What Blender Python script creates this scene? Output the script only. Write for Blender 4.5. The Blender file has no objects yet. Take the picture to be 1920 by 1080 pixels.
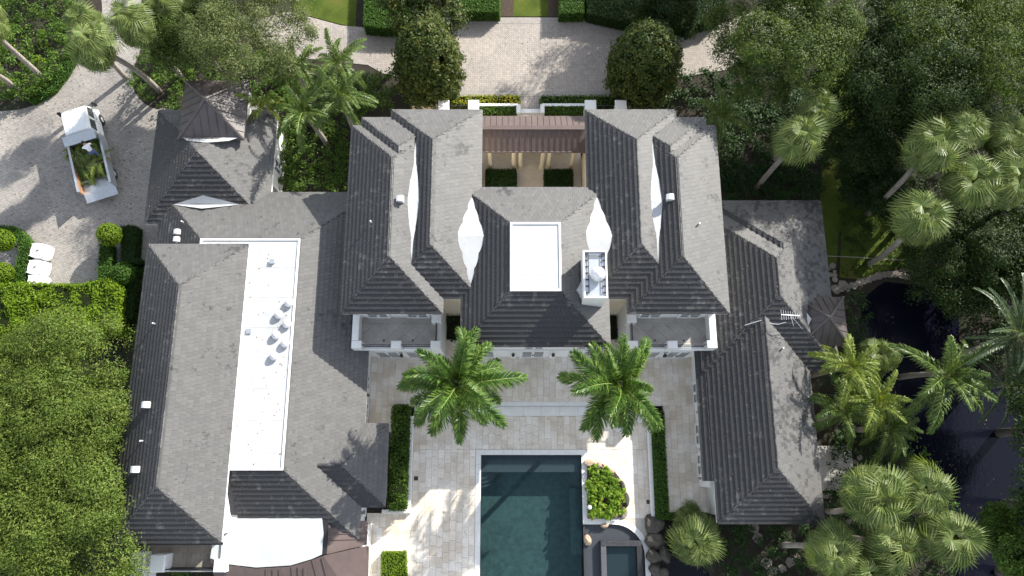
import bpy, bmesh, math, random
import numpy as np
from mathutils import Vector, Matrix, noise as mnoise

random.seed(7)
RNG = np.random.default_rng(7)
sc = bpy.context.scene
col = sc.collection
rad = math.radians

# ---------------------------------------------------------------- camera
CAM_H = 48.0          # metres above the ground
FPX = 1340.0          # focal length in pixels of a 1920 wide picture
TILT = rad(13.9)      # tipped this far forward from looking straight down
cam_data = bpy.data.cameras.new('camera')
cam_data.sensor_width = 36.0
cam_data.lens = FPX / 1920 * 36.0
cam_data.clip_end = 1000
cam = bpy.data.objects.new('camera', cam_data)
cam.location = (0, 0, CAM_H)
cam.rotation_euler = (TILT, 0, 0)
col.objects.link(cam)
sc.camera = cam

# ---------------------------------------------------------------- light
SUN_EL, SUN_AZ = rad(30.5), rad(45)       # azimuth from +Y (up in the picture) towards +X
world = bpy.data.worlds.new('World')
sc.world = world
world.use_nodes = True
wn = world.node_tree.nodes
wl = world.node_tree.links
bg = wn['Background']
sky = wn.new('ShaderNodeTexSky')
sky.sky_type = 'NISHITA'
sky.sun_disc = False
sky.sun_elevation = SUN_EL
sky.sun_rotation = SUN_AZ
sky.air_density = 1.0
sky.dust_density = 0.6
hs = wn.new('ShaderNodeHueSaturation')
hs.inputs['Saturation'].default_value = 0.42      # thin bright cloud whitens the sky
wl.new(sky.outputs[0], hs.inputs['Color'])
wl.new(hs.outputs[0], bg.inputs[0])
bg.inputs[1].default_value = 0.15
sun_d = bpy.data.lights.new('sun', 'SUN')
sun_d.energy = 4.2
sun_d.angle = rad(0.53)
sun_d.color = (1.0, 0.955, 0.87)
sun = bpy.data.objects.new('sun', sun_d)
dvec = Vector((math.sin(SUN_AZ) * math.cos(SUN_EL), math.cos(SUN_AZ) * math.cos(SUN_EL), math.sin(SUN_EL)))
sun.rotation_euler = dvec.to_track_quat('Z', 'Y').to_euler()
sun.location = dvec * 90
col.objects.link(sun)
sc.view_settings.view_transform = 'Standard'
sc.view_settings.look = 'None'
sc.view_settings.gamma = 1.0
sc.view_settings.use_curve_mapping = False
sc.view_settings.exposure = 1.35
sc.render.engine = 'CYCLES'
sc.cycles.use_denoising = True
sc.cycles.max_bounces = 6
sc.cycles.transparent_max_bounces = 6

_c, _s = math.cos(TILT), math.sin(TILT)
def P(x, y, z=0.0):
    """where the sight line of photo pixel (x, y) meets the level z"""
    u = (x - 960) / FPX
    v = (540 - y) / FPX
    k = (CAM_H - z) / (_c - v * _s)
    return Vector((k * u, k * (v * _c + _s), z))

# ---------------------------------------------------------------- helpers
class MB:
    def __init__(self):
        self.v = []
        self.f = []
    def add(self, vs, fs):
        o = len(self.v)
        self.v.extend([tuple(p) for p in vs])
        self.f.extend([tuple(i + o for i in q) for q in fs])
        return self
    def box(self, x0, x1, y0, y1, z0, z1):
        return self.add([(x0, y0, z0), (x1, y0, z0), (x1, y1, z0), (x0, y1, z0), (x0, y0, z1), (x1, y0, z1), (x1, y1, z1), (x0, y1, z1)],
                        [(0, 3, 2, 1), (4, 5, 6, 7), (0, 1, 5, 4), (1, 2, 6, 5), (2, 3, 7, 6), (3, 0, 4, 7)])
    def cham(self, x0, x1, y0, y1, z0, z1, c=0.03):
        """box with a chamfered upper edge"""
        a = [(x0, y0, z0), (x1, y0, z0), (x1, y1, z0), (x0, y1, z0), (x0, y0, z1 - c), (x1, y0, z1 - c), (x1, y1, z1 - c), (x0, y1, z1 - c),
             (x0 + c, y0 + c, z1), (x1 - c, y0 + c, z1), (x1 - c, y1 - c, z1), (x0 + c, y1 - c, z1)]
        f = [(0, 3, 2, 1), (8, 9, 10, 11)]
        for i in range(4):
            j = (i + 1) % 4
            f += [(i, j, 4 + j, 4 + i), (4 + i, 4 + j, 8 + j, 8 + i)]
        return self.add(a, f)
    def prism(self, pts, z0, z1):
        """pts counter-clockwise seen from above"""
        n = len(pts)
        vs = [(p[0], p[1], z0) for p in pts] + [(p[0], p[1], z1) for p in pts]
        fs = [tuple(range(n - 1, -1, -1)), tuple(range(n, 2 * n))]
        for i in range(n):
            j = (i + 1) % n
            fs.append((i, j, n + j, n + i))
        return self.add(vs, fs)
    def tube(self, pts, radii, n=6, cap=True):
        pts = [Vector(p) for p in pts]
        if not hasattr(radii, '__len__'):
            radii = [radii] * len(pts)
        vs, fs = [], []
        for i, p in enumerate(pts):
            d = (pts[min(i + 1, len(pts) - 1)] - pts[max(i - 1, 0)])
            d = d.normalized() if d.length > 1e-9 else Vector((0, 0, 1))
            a = Vector((0, 0, 1)) if abs(d.z) < 0.9 else Vector((1, 0, 0))
            s1 = d.cross(a).normalized()
            s2 = s1.cross(d)
            for k in range(n):
                t = 2 * math.pi * k / n
                vs.append(p + (s1 * math.cos(t) - s2 * math.sin(t)) * radii[i])
        for i in range(len(pts) - 1):
            for k in range(n):
                k2 = (k + 1) % n
                fs.append((i * n + k, i * n + k2, (i + 1) * n + k2, (i + 1) * n + k))
        if cap:
            fs.append(tuple(range(n - 1, -1, -1)))
            fs.append(tuple((len(pts) - 1) * n + k for k in range(n)))
        return self.add(vs, fs)
    def lathe(self, prof, n=16, c=(0, 0, 0)):
        vs, fs = [], []
        for r, z in prof:
            for k in range(n):
                t = 2 * math.pi * k / n
                vs.append((c[0] + r * math.cos(t), c[1] + r * math.sin(t), c[2] + z))
        for i in range(len(prof) - 1):
            for k in range(n):
                k2 = (k + 1) % n
                fs.append((i * n + k, i * n + k2, (i + 1) * n + k2, (i + 1) * n + k))
        fs.append(tuple(range(n - 1, -1, -1)))
        fs.append(tuple((len(prof) - 1) * n + k for k in range(n)))
        return self.add(vs, fs)
    def build(self, name, mat, parent=None, smooth=False, off=None):
        """off: subtract this (a thing's base point) so that world coordinates become the thing's own"""
        me = bpy.data.meshes.new(name)
        v = self.v
        if off is not None:
            v = [(p[0] - off[0], p[1] - off[1], p[2] - off[2]) for p in v]
        me.from_pydata(v, [], self.f)
        me.materials.append(mat)
        if smooth:
            me.polygons.foreach_set('use_smooth', [True] * len(me.polygons))
        o = bpy.data.objects.new(name, me)
        col.objects.link(o)
        if parent is not None:
            o.parent = parent
        return o

def fast_mesh(name, V, quads, mat, smooth=False):
    V = np.asarray(V, dtype=np.float32).reshape(-1, 3)
    Q = np.asarray(quads, dtype=np.int32)
    k = Q.shape[1]
    me = bpy.data.meshes.new(name)
    me.vertices.add(len(V))
    me.vertices.foreach_set('co', V.ravel())
    me.loops.add(Q.size)
    me.loops.foreach_set('vertex_index', Q.ravel())
    me.polygons.add(len(Q))
    me.polygons.foreach_set('loop_start', np.arange(0, Q.size, k, dtype=np.int32))
    me.polygons.foreach_set('loop_total', np.full(len(Q), k, dtype=np.int32))
    me.update(calc_edges=True)
    if smooth:
        me.polygons.foreach_set('use_smooth', np.ones(len(Q), dtype=bool))
    me.materials.append(mat)
    return me

def link(me, name, parent=None, loc=(0, 0, 0), rot=(0, 0, 0), scale=1.0):
    o = bpy.data.objects.new(name, me)
    col.objects.link(o)
    o.location = loc
    o.rotation_euler = rot
    o.scale = (scale,) * 3 if not hasattr(scale, '__len__') else scale
    if parent is not None:
        o.parent = parent
    return o

def tag(o, label=None, cat=None, group=None, kind=None):
    if label: o['label'] = label
    if cat: o['category'] = cat
    if group: o['group'] = group
    if kind: o['kind'] = kind
    return o

def thing(name, label, cat, loc=(0, 0, 0), rotz=0.0, group=None):
    o = bpy.data.objects.new(name, None)
    o.empty_display_size = 0.3
    col.objects.link(o)
    o.location = loc
    o.rotation_euler = (0, 0, rotz)
    return tag(o, label, cat, group)

def in_poly(x, y, poly):
    c = False
    j = len(poly) - 1
    for i in range(len(poly)):
        xi, yi = poly[i][0], poly[i][1]
        xj, yj = poly[j][0], poly[j][1]
        if (yi > y) != (yj > y) and x < (xj - xi) * (y - yi) / (yj - yi) + xi:
            c = not c
        j = i
    return c

def in_poly_np(X, Y, poly):
    c = np.zeros(X.shape, bool)
    j = len(poly) - 1
    for i in range(len(poly)):
        xi, yi = poly[i][0], poly[i][1]
        xj, yj = poly[j][0], poly[j][1]
        if yi != yj:
            c ^= ((yi > Y) != (yj > Y)) & (X < (xj - xi) * (Y - yi) / (yj - yi) + xi)
        j = i
    return c

def smooth_poly(pts, n=4):
    """closed Catmull-Rom through the points"""
    out = []
    m = len(pts)
    for i in range(m):
        p0, p1, p2, p3 = [Vector(pts[(i + k - 1) % m][:2]) for k in range(4)]
        for k in range(n):
            t = k / n
            out.append(0.5 * ((2 * p1) + (p2 - p0) * t + (2 * p0 - 5 * p1 + 4 * p2 - p3) * t * t + (3 * p1 - p0 - 3 * p2 + p3) * t ** 3))
    return out

def px_poly(pts, z=0.0):
    return [P(x, y, z) for x, y in pts]

def ccw(pts):
    a = 0
    for i in range(len(pts)):
        p, q = pts[i], pts[(i + 1) % len(pts)]
        a += p[0] * q[1] - q[0] * p[1]
    return list(pts) if a > 0 else list(pts)[::-1]

# ---------------------------------------------------------------- materials
def new_mat(name):
    m = bpy.data.materials.new(name)
    m.use_nodes = True
    nt = m.node_tree
    b = nt.nodes['Principled BSDF']
    return m, nt, nt.nodes, nt.links, b

def ramp(N, stops, interp='LINEAR'):
    r = N.new('ShaderNodeValToRGB')
    r.color_ramp.interpolation = interp
    el = r.color_ramp.elements
    while len(el) < len(stops):
        el.new(0.5)
    for e, (p, c) in zip(el, stops):
        e.position = p
        e.color = (*c, 1) if len(c) == 3 else c
    return r

def tex_noise(N, L, scale, detail=4, rough=0.6, coord=None, vec=None):
    t = N.new('ShaderNodeTexNoise')
    t.inputs['Scale'].default_value = scale
    t.inputs['Detail'].default_value = detail
    t.inputs['Roughness'].default_value = rough
    if vec is not None:
        L.new(vec, t.inputs['Vector'])
    return t

def world_pos(N):
    g = N.new('ShaderNodeNewGeometry')
    return g

def mixc(N, L, fac, a, b, mode='MIX'):
    m = N.new('ShaderNodeMix')
    m.data_type = 'RGBA'
    m.blend_type = mode
    if isinstance(fac, (int, float)):
        m.inputs[0].default_value = fac
    else:
        L.new(fac, m.inputs[0])
    for i, q in ((6, a), (7, b)):
        if isinstance(q, tuple):
            m.inputs[i].default_value = (*q, 1)
        else:
            L.new(q, m.inputs[i])
    return m.outputs[2]

def plain(name, c, rough=0.6, var=0.12, scale=3.0, metal=0.0, bump=0.0, spec=0.5):
    """a painted or mineral surface with a little mottling"""
    m, nt, N, L, b = new_mat(name)
    g = world_pos(N)
    t = tex_noise(N, L, scale, 6, 0.65, vec=g.outputs['Position'])
    r = ramp(N, [(0.25, tuple(x * (1 - var) for x in c)), (0.75, tuple(min(1, x * (1 + var)) for x in c))])
    L.new(t.outputs[0], r.inputs[0])
    L.new(r.outputs[0], b.inputs['Base Color'])
    b.inputs['Roughness'].default_value = rough
    b.inputs['Metallic'].default_value = metal
    b.inputs['Specular IOR Level'].default_value = spec
    if bump:
        bp = N.new('ShaderNodeBump')
        bp.inputs['Strength'].default_value = bump
        t2 = tex_noise(N, L, scale * 6, 6, 0.7, vec=g.outputs['Position'])
        L.new(t2.outputs[0], bp.inputs['Height'])
        L.new(bp.outputs[0], b.inputs['Normal'])
    return m

def leaf_mat(name, stops, trans=0.35, rough=0.55, patch=0.35, spec=0.18):
    """stops: dark .. light leaf colours, one per leaf, drifting in soft patches through the plant"""
    m, nt, N, L, b = new_mat(name)
    g = world_pos(N)
    t = tex_noise(N, L, 0.9, 3, 0.6, vec=g.outputs['Position'])
    mx = N.new('ShaderNodeMath')
    mx.operation = 'MULTIPLY_ADD'
    L.new(t.outputs[0], mx.inputs[0])
    mx.inputs[1].default_value = patch * 2
    sub = N.new('ShaderNodeMath')
    sub.operation = 'MULTIPLY_ADD'
    L.new(g.outputs['Random Per Island'], sub.inputs[0])
    sub.inputs[1].default_value = 0.75
    sub.inputs[2].default_value = 0.12 - patch
    L.new(sub.outputs[0], mx.inputs[2])
    n = len(stops)
    r0 = ramp(N, [(i / (n - 1), c) for i, c in enumerate(stops)])
    L.new(mx.outputs[0], r0.inputs[0])
    # bleached leaf tips, where the mesh marks them
    tp = N.new('ShaderNodeAttribute')
    tp.attribute_name = 'tip'
    kt = N.new('ShaderNodeMath')
    kt.operation = 'MULTIPLY'
    L.new(tp.outputs['Fac'], kt.inputs[0])
    kt.inputs[1].default_value = 0.22
    class _R: pass
    r = _R()
    r.outputs = [mixc(N, L, kt.outputs[0], r0.outputs[0], (0.34, 0.37, 0.15))]
    L.new(r.outputs[0], b.inputs['Base Color'])
    b.inputs['Roughness'].default_value = rough
    b.inputs['Specular IOR Level'].default_value = spec
    tr = N.new('ShaderNodeBsdfTranslucent')
    h = N.new('ShaderNodeMix')
    h.data_type = 'RGBA'
    h.blend_type = 'MULTIPLY'
    h.inputs[0].default_value = 1.0
    L.new(r.outputs[0], h.inputs[6])
    h.inputs[7].default_value = (1.5, 1.45, 0.6, 1)
    L.new(h.outputs[2], tr.inputs[0])
    mix = N.new('ShaderNodeMixShader')
    mix.inputs[0].default_value = trans
    L.new(b.outputs[0], mix.inputs[1])
    L.new(tr.outputs[0], mix.inputs[2])
    out = [q for q in N if q.type == 'OUTPUT_MATERIAL'][0]
    L.new(mix.outputs[0], out.inputs[0])
    return m

def tile_mat():
    """grey concrete tile; 'algae_shade' on each tile sets dark growth, with shade painted in on south and west slopes; noise shapes it"""
    m, nt, N, L, b = new_mat('roof_tile')
    g = world_pos(N)
    r = ramp(N, [(0.0, (0.085, 0.083, 0.081)), (0.5, (0.097, 0.0945, 0.092)), (1.0, (0.109, 0.106, 0.1025))])
    L.new(g.outputs['Random Per Island'], r.inputs[0])
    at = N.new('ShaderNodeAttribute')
    at.attribute_name = 'algae_shade'
    t1 = tex_noise(N, L, 0.4, 4, 0.6, vec=g.outputs['Position'])
    t2 = tex_noise(N, L, 2.6, 5, 0.72, vec=g.outputs['Position'])
    av = N.new('ShaderNodeMath')
    av.operation = 'MULTIPLY_ADD'
    L.new(t1.outputs[0], av.inputs[0])
    av.inputs[1].default_value = 1.0
    L.new(t2.outputs[0], av.inputs[2])
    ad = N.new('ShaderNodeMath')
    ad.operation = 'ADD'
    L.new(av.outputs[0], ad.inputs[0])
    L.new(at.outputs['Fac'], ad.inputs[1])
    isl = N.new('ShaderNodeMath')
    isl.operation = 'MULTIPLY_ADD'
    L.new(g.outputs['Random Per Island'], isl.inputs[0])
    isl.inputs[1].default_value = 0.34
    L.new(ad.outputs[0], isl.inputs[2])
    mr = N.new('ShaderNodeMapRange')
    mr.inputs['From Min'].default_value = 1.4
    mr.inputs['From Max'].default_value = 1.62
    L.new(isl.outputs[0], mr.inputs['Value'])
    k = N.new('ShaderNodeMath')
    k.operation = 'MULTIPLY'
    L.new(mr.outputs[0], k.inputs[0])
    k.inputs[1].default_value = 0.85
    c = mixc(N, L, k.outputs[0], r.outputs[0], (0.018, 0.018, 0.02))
    t3 = tex_noise(N, L, 14, 4, 0.7, vec=g.outputs['Position'])
    r3 = ramp(N, [(0.3, (0.92, 0.92, 0.92)), (0.7, (1.05, 1.05, 1.05))])
    L.new(t3.outputs[0], r3.inputs[0])
    c = mixc(N, L, 1.0, c, r3.outputs[0], 'MULTIPLY')
    L.new(c, b.inputs['Base Color'])
    b.inputs['Roughness'].default_value = 0.62
    b.inputs['Specular IOR Level'].default_value = 0.45
    return m

def paver_mat(name, c1, c2, mortar, bw, rh, angle=0.0, stain=0.4, spots=0.0):
    m, nt, N, L, b = new_mat(name)
    g = world_pos(N)
    mp = N.new('ShaderNodeMapping')
    mp.inputs['Rotation'].default_value = (0, 0, angle)
    L.new(g.outputs['Position'], mp.inputs['Vector'])
    br = N.new('ShaderNodeTexBrick')
    br.inputs['Color1'].default_value = (*c1, 1)
    br.inputs['Color2'].default_value = (*c2, 1)
    br.inputs['Mortar'].default_value = (*mortar, 1)
    br.inputs['Scale'].default_value = 1.0
    br.inputs['Brick Width'].default_value = bw
    br.inputs['Row Height'].default_value = rh
    br.inputs['Mortar Size'].default_value = 0.012
    br.inputs['Mortar Smooth'].default_value = 0.2
    L.new(mp.outputs[0], br.inputs['Vector'])
    t = tex_noise(N, L, 0.22, 6, 0.6, vec=g.outputs['Position'])
    r = ramp(N, [(0.3, (1 - stain,) * 3), (0.7, (1.12, 1.1, 1.06))])
    L.new(t.outputs[0], r.inputs[0])
    c = mixc(N, L, 1.0, br.outputs[0], r.outputs[0], 'MULTIPLY')
    t2 = tex_noise(N, L, 9, 4, 0.7, vec=g.outputs['Position'])
    r2 = ramp(N, [(0.3, (0.85,) * 3), (0.7, (1.1,) * 3)])
    L.new(t2.outputs[0], r2.inputs[0])
    c = mixc(N, L, 1.0, c, r2.outputs[0], 'MULTIPLY')
    if spots:
        # darker single pavers, gathered in drifts
        v = N.new('ShaderNodeTexVoronoi')
        v.inputs['Scale'].default_value = 2.6
        L.new(g.outputs['Position'], v.inputs['Vector'])
        rv = ramp(N, [(0.16, (1, 1, 1)), (0.22, (0, 0, 0))])
        L.new(v.outputs['Distance'], rv.inputs[0])
        t3 = tex_noise(N, L, 0.3, 3, 0.6, vec=g.outputs['Position'])
        r3 = ramp(N, [(0.4, (0, 0, 0)), (0.52, (1, 1, 1))])
        L.new(t3.outputs[0], r3.inputs[0])
        k = mixc(N, L, 1.0, rv.outputs[0], r3.outputs[0], 'MULTIPLY')
        kk = mixc(N, L, 1.0, k, (spots,) * 3, 'MULTIPLY')
        c = mixc(N, L, kk, c, (0.05, 0.05, 0.055))
    L.new(c, b.inputs['Base Color'])
    b.inputs['Roughness'].default_value = 0.85
    bp = N.new('ShaderNodeBump')
    bp.inputs['Strength'].default_value = 0.35
    bp.inputs['Distance'].default_value = 0.01
    inv = N.new('ShaderNodeMath')
    inv.operation = 'SUBTRACT'
    inv.inputs[0].default_value = 1.0
    L.new(br.outputs['Fac'], inv.inputs[1])
    L.new(inv.outputs[0], bp.inputs['Height'])
    L.new(bp.outputs[0], b.inputs['Normal'])
    return m

def stone_mat(name, stops, rough=0.8, scale=2.2, bump=0.4):
    m, nt, N, L, b = new_mat(name)
    g = world_pos(N)
    t = tex_noise(N, L, scale, 8, 0.7, vec=g.outputs['Position'])
    mx = N.new('ShaderNodeMath')
    mx.operation = 'MULTIPLY_ADD'
    L.new(g.outputs['Random Per Island'], mx.inputs[0])
    mx.inputs[1].default_value = 0.45
    L.new(t.outputs[0], mx.inputs[2])
    n = len(stops)
    r = ramp(N, [(0.35 + 0.75 * i / (n - 1) * 0.8, c) for i, c in enumerate(stops)])
    L.new(mx.outputs[0], r.inputs[0])
    L.new(r.outputs[0], b.inputs['Base Color'])
    b.inputs['Roughness'].default_value = rough
    bp = N.new('ShaderNodeBump')
    bp.inputs['Strength'].default_value = bump
    t2 = tex_noise(N, L, scale * 5, 6, 0.7, vec=g.outputs['Position'])
    L.new(t2.outputs[0], bp.inputs['Height'])
    L.new(bp.outputs[0], b.inputs['Normal'])
    return m

def travertine_mat():
    m, nt, N, L, b = new_mat('travertine')
    g = world_pos(N)
    r = ramp(N, [(0.0, (0.6, 0.545, 0.475)), (0.4, (0.67, 0.63, 0.575)), (1.0, (0.73, 0.7, 0.655))])
    L.new(g.outputs['Random Per Island'], r.inputs[0])
    oi = N.new('ShaderNodeObjectInfo')
    r0 = ramp(N, [(0.0, (0.88, 0.86, 0.83)), (1.0, (1.08, 1.08, 1.08))])
    L.new(oi.outputs['Random'], r0.inputs[0])
    c = mixc(N, L, 1.0, r.outputs[0], r0.outputs[0], 'MULTIPLY')
    t = tex_noise(N, L, 0.45, 6, 0.65, vec=g.outputs['Position'])
    r2 = ramp(N, [(0.35, (0.82, 0.76, 0.67)), (0.6, (1.03, 1.02, 1.01))])
    L.new(t.outputs[0], r2.inputs[0])
    c = mixc(N, L, 1.0, c, r2.outputs[0], 'MULTIPLY')
    t2 = tex_noise(N, L, 7, 5, 0.7, vec=g.outputs['Position'])
    r3 = ramp(N, [(0.3, (0.88, 0.87, 0.85)), (0.7, (1.07, 1.07, 1.07))])
    L.new(t2.outputs[0], r3.inputs[0])
    c = mixc(N, L, 1.0, c, r3.outputs[0], 'MULTIPLY')
    L.new(c, b.inputs['Base Color'])
    b.inputs['Roughness'].default_value = 0.7
    return m

def water_mat(name, c, rough=0.03, scale=2.0, bump=0.15, alpha=0.0, ior=1.33, tint=(0.72, 0.84, 0.86)):
    """alpha: share of the water that lets one see the bottom"""
    m, nt, N, L, b = new_mat(name)
    g = world_pos(N)
    b.inputs['Base Color'].default_value = (*c, 1)
    b.inputs['Roughness'].default_value = rough
    b.inputs['IOR'].default_value = ior
    t = tex_noise(N, L, scale, 3, 0.55, vec=g.outputs['Position'])
    t.inputs['Distortion'].default_value = 1.2
    bp = N.new('ShaderNodeBump')
    bp.inputs['Strength'].default_value = bump
    bp.inputs['Distance'].default_value = 0.05
    L.new(t.outputs[0], bp.inputs['Height'])
    L.new(bp.outputs[0], b.inputs['Normal'])
    if alpha:
        tp = N.new('ShaderNodeBsdfTransparent')
        tp.inputs[0].default_value = (*tint, 1)
        mix = N.new('ShaderNodeMixShader')
        mix.inputs[0].default_value = alpha
        L.new(b.outputs[0], mix.inputs[1])
        L.new(tp.outputs[0], mix.inputs[2])
        out = [q for q in N if q.type == 'OUTPUT_MATERIAL'][0]
        L.new(mix.outputs[0], out.inputs[0])
    return m

def ground_mat():
    m, nt, N, L, b = new_mat('ground')
    g = world_pos(N)
    t = tex_noise(N, L, 0.8, 8, 0.7, vec=g.outputs['Position'])
    r = ramp(N, [(0.3, (0.012, 0.009, 0.006)), (0.5, (0.024, 0.018, 0.012)), (0.62, (0.02, 0.03, 0.01)), (0.8, (0.05, 0.038, 0.025))])
    L.new(t.outputs[0], r.inputs[0])
    L.new(r.outputs[0], b.inputs['Base Color'])
    b.inputs['Roughness'].default_value = 0.95
    bp = N.new('ShaderNodeBump')
    bp.inputs['Strength'].default_value = 0.6
    t2 = tex_noise(N, L, 9, 6, 0.75, vec=g.outputs['Position'])
    L.new(t2.outputs[0], bp.inputs['Height'])
    L.new(bp.outputs[0], b.inputs['Normal'])
    return m

def lawn_mat():
    m, nt, N, L, b = new_mat('lawn')
    g = world_pos(N)
    t = tex_noise(N, L, 0.5, 6, 0.65, vec=g.outputs['Position'])
    r = ramp(N, [(0.3, (0.035, 0.06, 0.009)), (0.55, (0.07, 0.095, 0.015)), (0.75, (0.11, 0.105, 0.028))])
    L.new(t.outputs[0], r.inputs[0])
    mp = N.new('ShaderNodeMapping')
    mp.inputs['Scale'].default_value = (4, 30, 8)
    L.new(g.outputs['Position'], mp.inputs[0])
    t2 = tex_noise(N, L, 1.0, 5, 0.7, vec=mp.outputs[0])
    r2 = ramp(N, [(0.3, (0.72,) * 3), (0.7, (1.2,) * 3)])
    L.new(t2.outputs[0], r2.inputs[0])
    c = mixc(N, L, 1.0, r.outputs[0], r2.outputs[0], 'MULTIPLY')
    L.new(c, b.inputs['Base Color'])
    b.inputs['Roughness'].default_value = 0.9
    b.inputs['Specular IOR Level'].default_value = 0.1
    bp = N.new('ShaderNodeBump')
    bp.inputs['Strength'].default_value = 0.6
    t3 = tex_noise(N, L, 25, 4, 0.7, vec=g.outputs['Position'])
    L.new(t3.outputs[0], bp.inputs['Height'])
    L.new(bp.outputs[0], b.inputs['Normal'])
    return m

M = {}
M['tile'] = tile_mat()
M['deck_felt'] = plain('roof_underlay', (0.06, 0.06, 0.065), 0.9)
M['white_wall'] = plain('white_stucco', (0.64, 0.63, 0.61), 0.8, 0.05, 1.5, bump=0.1)
M['cream_wall'] = plain('cream_stucco', (0.66, 0.58, 0.44), 0.8, 0.07, 1.5, bump=0.1)
M['white_trim'] = plain('white_trim', (0.66, 0.66, 0.655), 0.5, 0.04, 4)
M['membrane'] = plain('white_roof_membrane', (0.4, 0.41, 0.415), 0.7, 0.2, 0.55, bump=0.08, spec=0.15)
M['membrane_slack'] = plain('slack_roof_membrane', (0.38, 0.395, 0.4), 0.7, 0.12, 0.5, bump=0.9, spec=0.15)
M['membrane_seam'] = plain('membrane_seam', (0.36, 0.37, 0.375), 0.7, 0.15, 3, spec=0.15)
M['glass'] = plain('window_glass', (0.05, 0.06, 0.065), 0.08, 0.2, 2)
M['louver'] = plain('door_louver', (0.18, 0.2, 0.2), 0.4, 0.15, 6)
M['copper'] = plain('brown_metal_roof', (0.088, 0.062, 0.056), 0.6, 0.22, 0.9, metal=0.0)
M['dark_metal_roof'] = plain('dark_metal_roof', (0.075, 0.063, 0.06), 0.5, 0.25, 1.1, metal=0.0)
M['black_iron'] = plain('black_iron', (0.012, 0.012, 0.014), 0.5)
M['steel'] = plain('galvanised_steel', (0.5, 0.53, 0.56), 0.35, 0.1, 4, metal=0.7)
M['vent'] = plain('vent_aluminium', (0.62, 0.62, 0.64), 0.4, 0.08, 5, metal=0.3)
M['balcony_tile'] = stone_mat('balcony_tile', [(0.17, 0.155, 0.14), (0.28, 0.262, 0.24), (0.38, 0.36, 0.33)], 0.7, 1.2, 0.15)
M['travertine'] = travertine_mat()
M['coping'] = plain('pale_coping_stone', (0.66, 0.65, 0.62), 0.7, 0.08, 2.0)
M['slab'] = plain('deck_joint_mortar', (0.42, 0.385, 0.335), 0.9)
M['drive'] = paver_mat('grey_drive_pavers', (0.37, 0.347, 0.325), (0.27, 0.252, 0.237), (0.165, 0.155, 0.147), 0.22, 0.11, rad(14), 0.42, 0.6)
M['court'] = paver_mat('pale_drive_pavers', (0.37, 0.335, 0.305), (0.29, 0.26, 0.237), (0.17, 0.152, 0.14), 0.24, 0.12, rad(45), 0.2)
M['court_border'] = paver_mat('pale_border_pavers', (0.345, 0.32, 0.295), (0.295, 0.27, 0.25), (0.165, 0.152, 0.142), 0.24, 0.12, 0, 0.2)
M['ground'] = ground_mat()
M['lawn'] = lawn_mat()
M['mulch'] = plain('mulch', (0.05, 0.033, 0.022), 0.95, 0.5, 5, bump=0.6)
M['pond'] = water_mat('pond_water', (0.005, 0.0055, 0.011), 0.06, 3.0, 0.3)
M['pond'].node_tree.nodes['Principled BSDF'].inputs['Specular IOR Level'].default_value = 0.3
M['pool_water'] = water_mat('pool_water', (0.012, 0.026, 0.034), 0.03, 2.4, 0.55, 0.74)
M['pool_shell'] = plain('pool_plaster', (0.042, 0.08, 0.077), 0.7, 0.5, 3.2)  # strong mottle paints rippling light into the plaster colour
M['shelf_water'] = water_mat('shelf_water', (0.012, 0.014, 0.018), 0.03, 2.4, 0.3, 0.85, tint=(0.92, 0.94, 0.95))
M['pool_ledge'] = plain('dark_pool_tile', (0.06, 0.065, 0.075), 0.5, 0.2, 6)
M['mosaic'] = stone_mat('black_mosaic', [(0.006, 0.006, 0.008), (0.012, 0.012, 0.014), (0.016, 0.016, 0.019), (0.09, 0.09, 0.1)], 0.5, 22, 0.2)
M['rock_dark'] = stone_mat('dark_boulder', [(0.012, 0.011, 0.01), (0.035, 0.031, 0.027), (0.085, 0.073, 0.06)], 0.9, 2.6, 0.9)
M['rock_tan'] = stone_mat('tan_boulder', [(0.16, 0.1, 0.06), (0.3, 0.21, 0.14), (0.42, 0.33, 0.24)], 0.85, 2.0, 0.5)
M['flagstone'] = stone_mat('flagstone', [(0.1, 0.082, 0.068), (0.17, 0.145, 0.12), (0.26, 0.228, 0.19)], 0.85, 1.4, 0.3)
M['bark'] = stone_mat('tree_bark', [(0.05, 0.04, 0.032), (0.1, 0.085, 0.07), (0.17, 0.15, 0.125)], 0.9, 5, 0.6)
M['palm_bark'] = stone_mat('palm_bark', [(0.13, 0.11, 0.09), (0.22, 0.19, 0.16), (0.3, 0.27, 0.23)], 0.9, 4, 0.5)
M['crownshaft'] = plain('palm_crownshaft', (0.1, 0.16, 0.04), 0.5, 0.2, 3)
M['leaf_left'] = leaf_mat('canopy_leaf_yellow_green', [(0.035, 0.066, 0.011), (0.075, 0.122, 0.019), (0.122, 0.172, 0.03), (0.21, 0.24, 0.062)])
M['leaf_left2'] = leaf_mat('canopy_leaf_olive_green', [(0.03, 0.057, 0.009), (0.067, 0.11, 0.016), (0.112, 0.158, 0.027), (0.19, 0.22, 0.055)])
M['leaf_olive'] = leaf_mat('canopy_leaf_olive', [(0.04, 0.062, 0.02), (0.075, 0.105, 0.033), (0.13, 0.155, 0.055), (0.23, 0.24, 0.12)])
M['leaf_oak'] = leaf_mat('canopy_leaf_grey_green', [(0.018, 0.038, 0.008), (0.042, 0.073, 0.014), (0.078, 0.118, 0.023), (0.14, 0.18, 0.042)])
M['leaf_dark'] = leaf_mat('canopy_leaf_dark', [(0.008, 0.02, 0.005), (0.017, 0.037, 0.008), (0.033, 0.06, 0.013), (0.054, 0.084, 0.02)])
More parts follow.
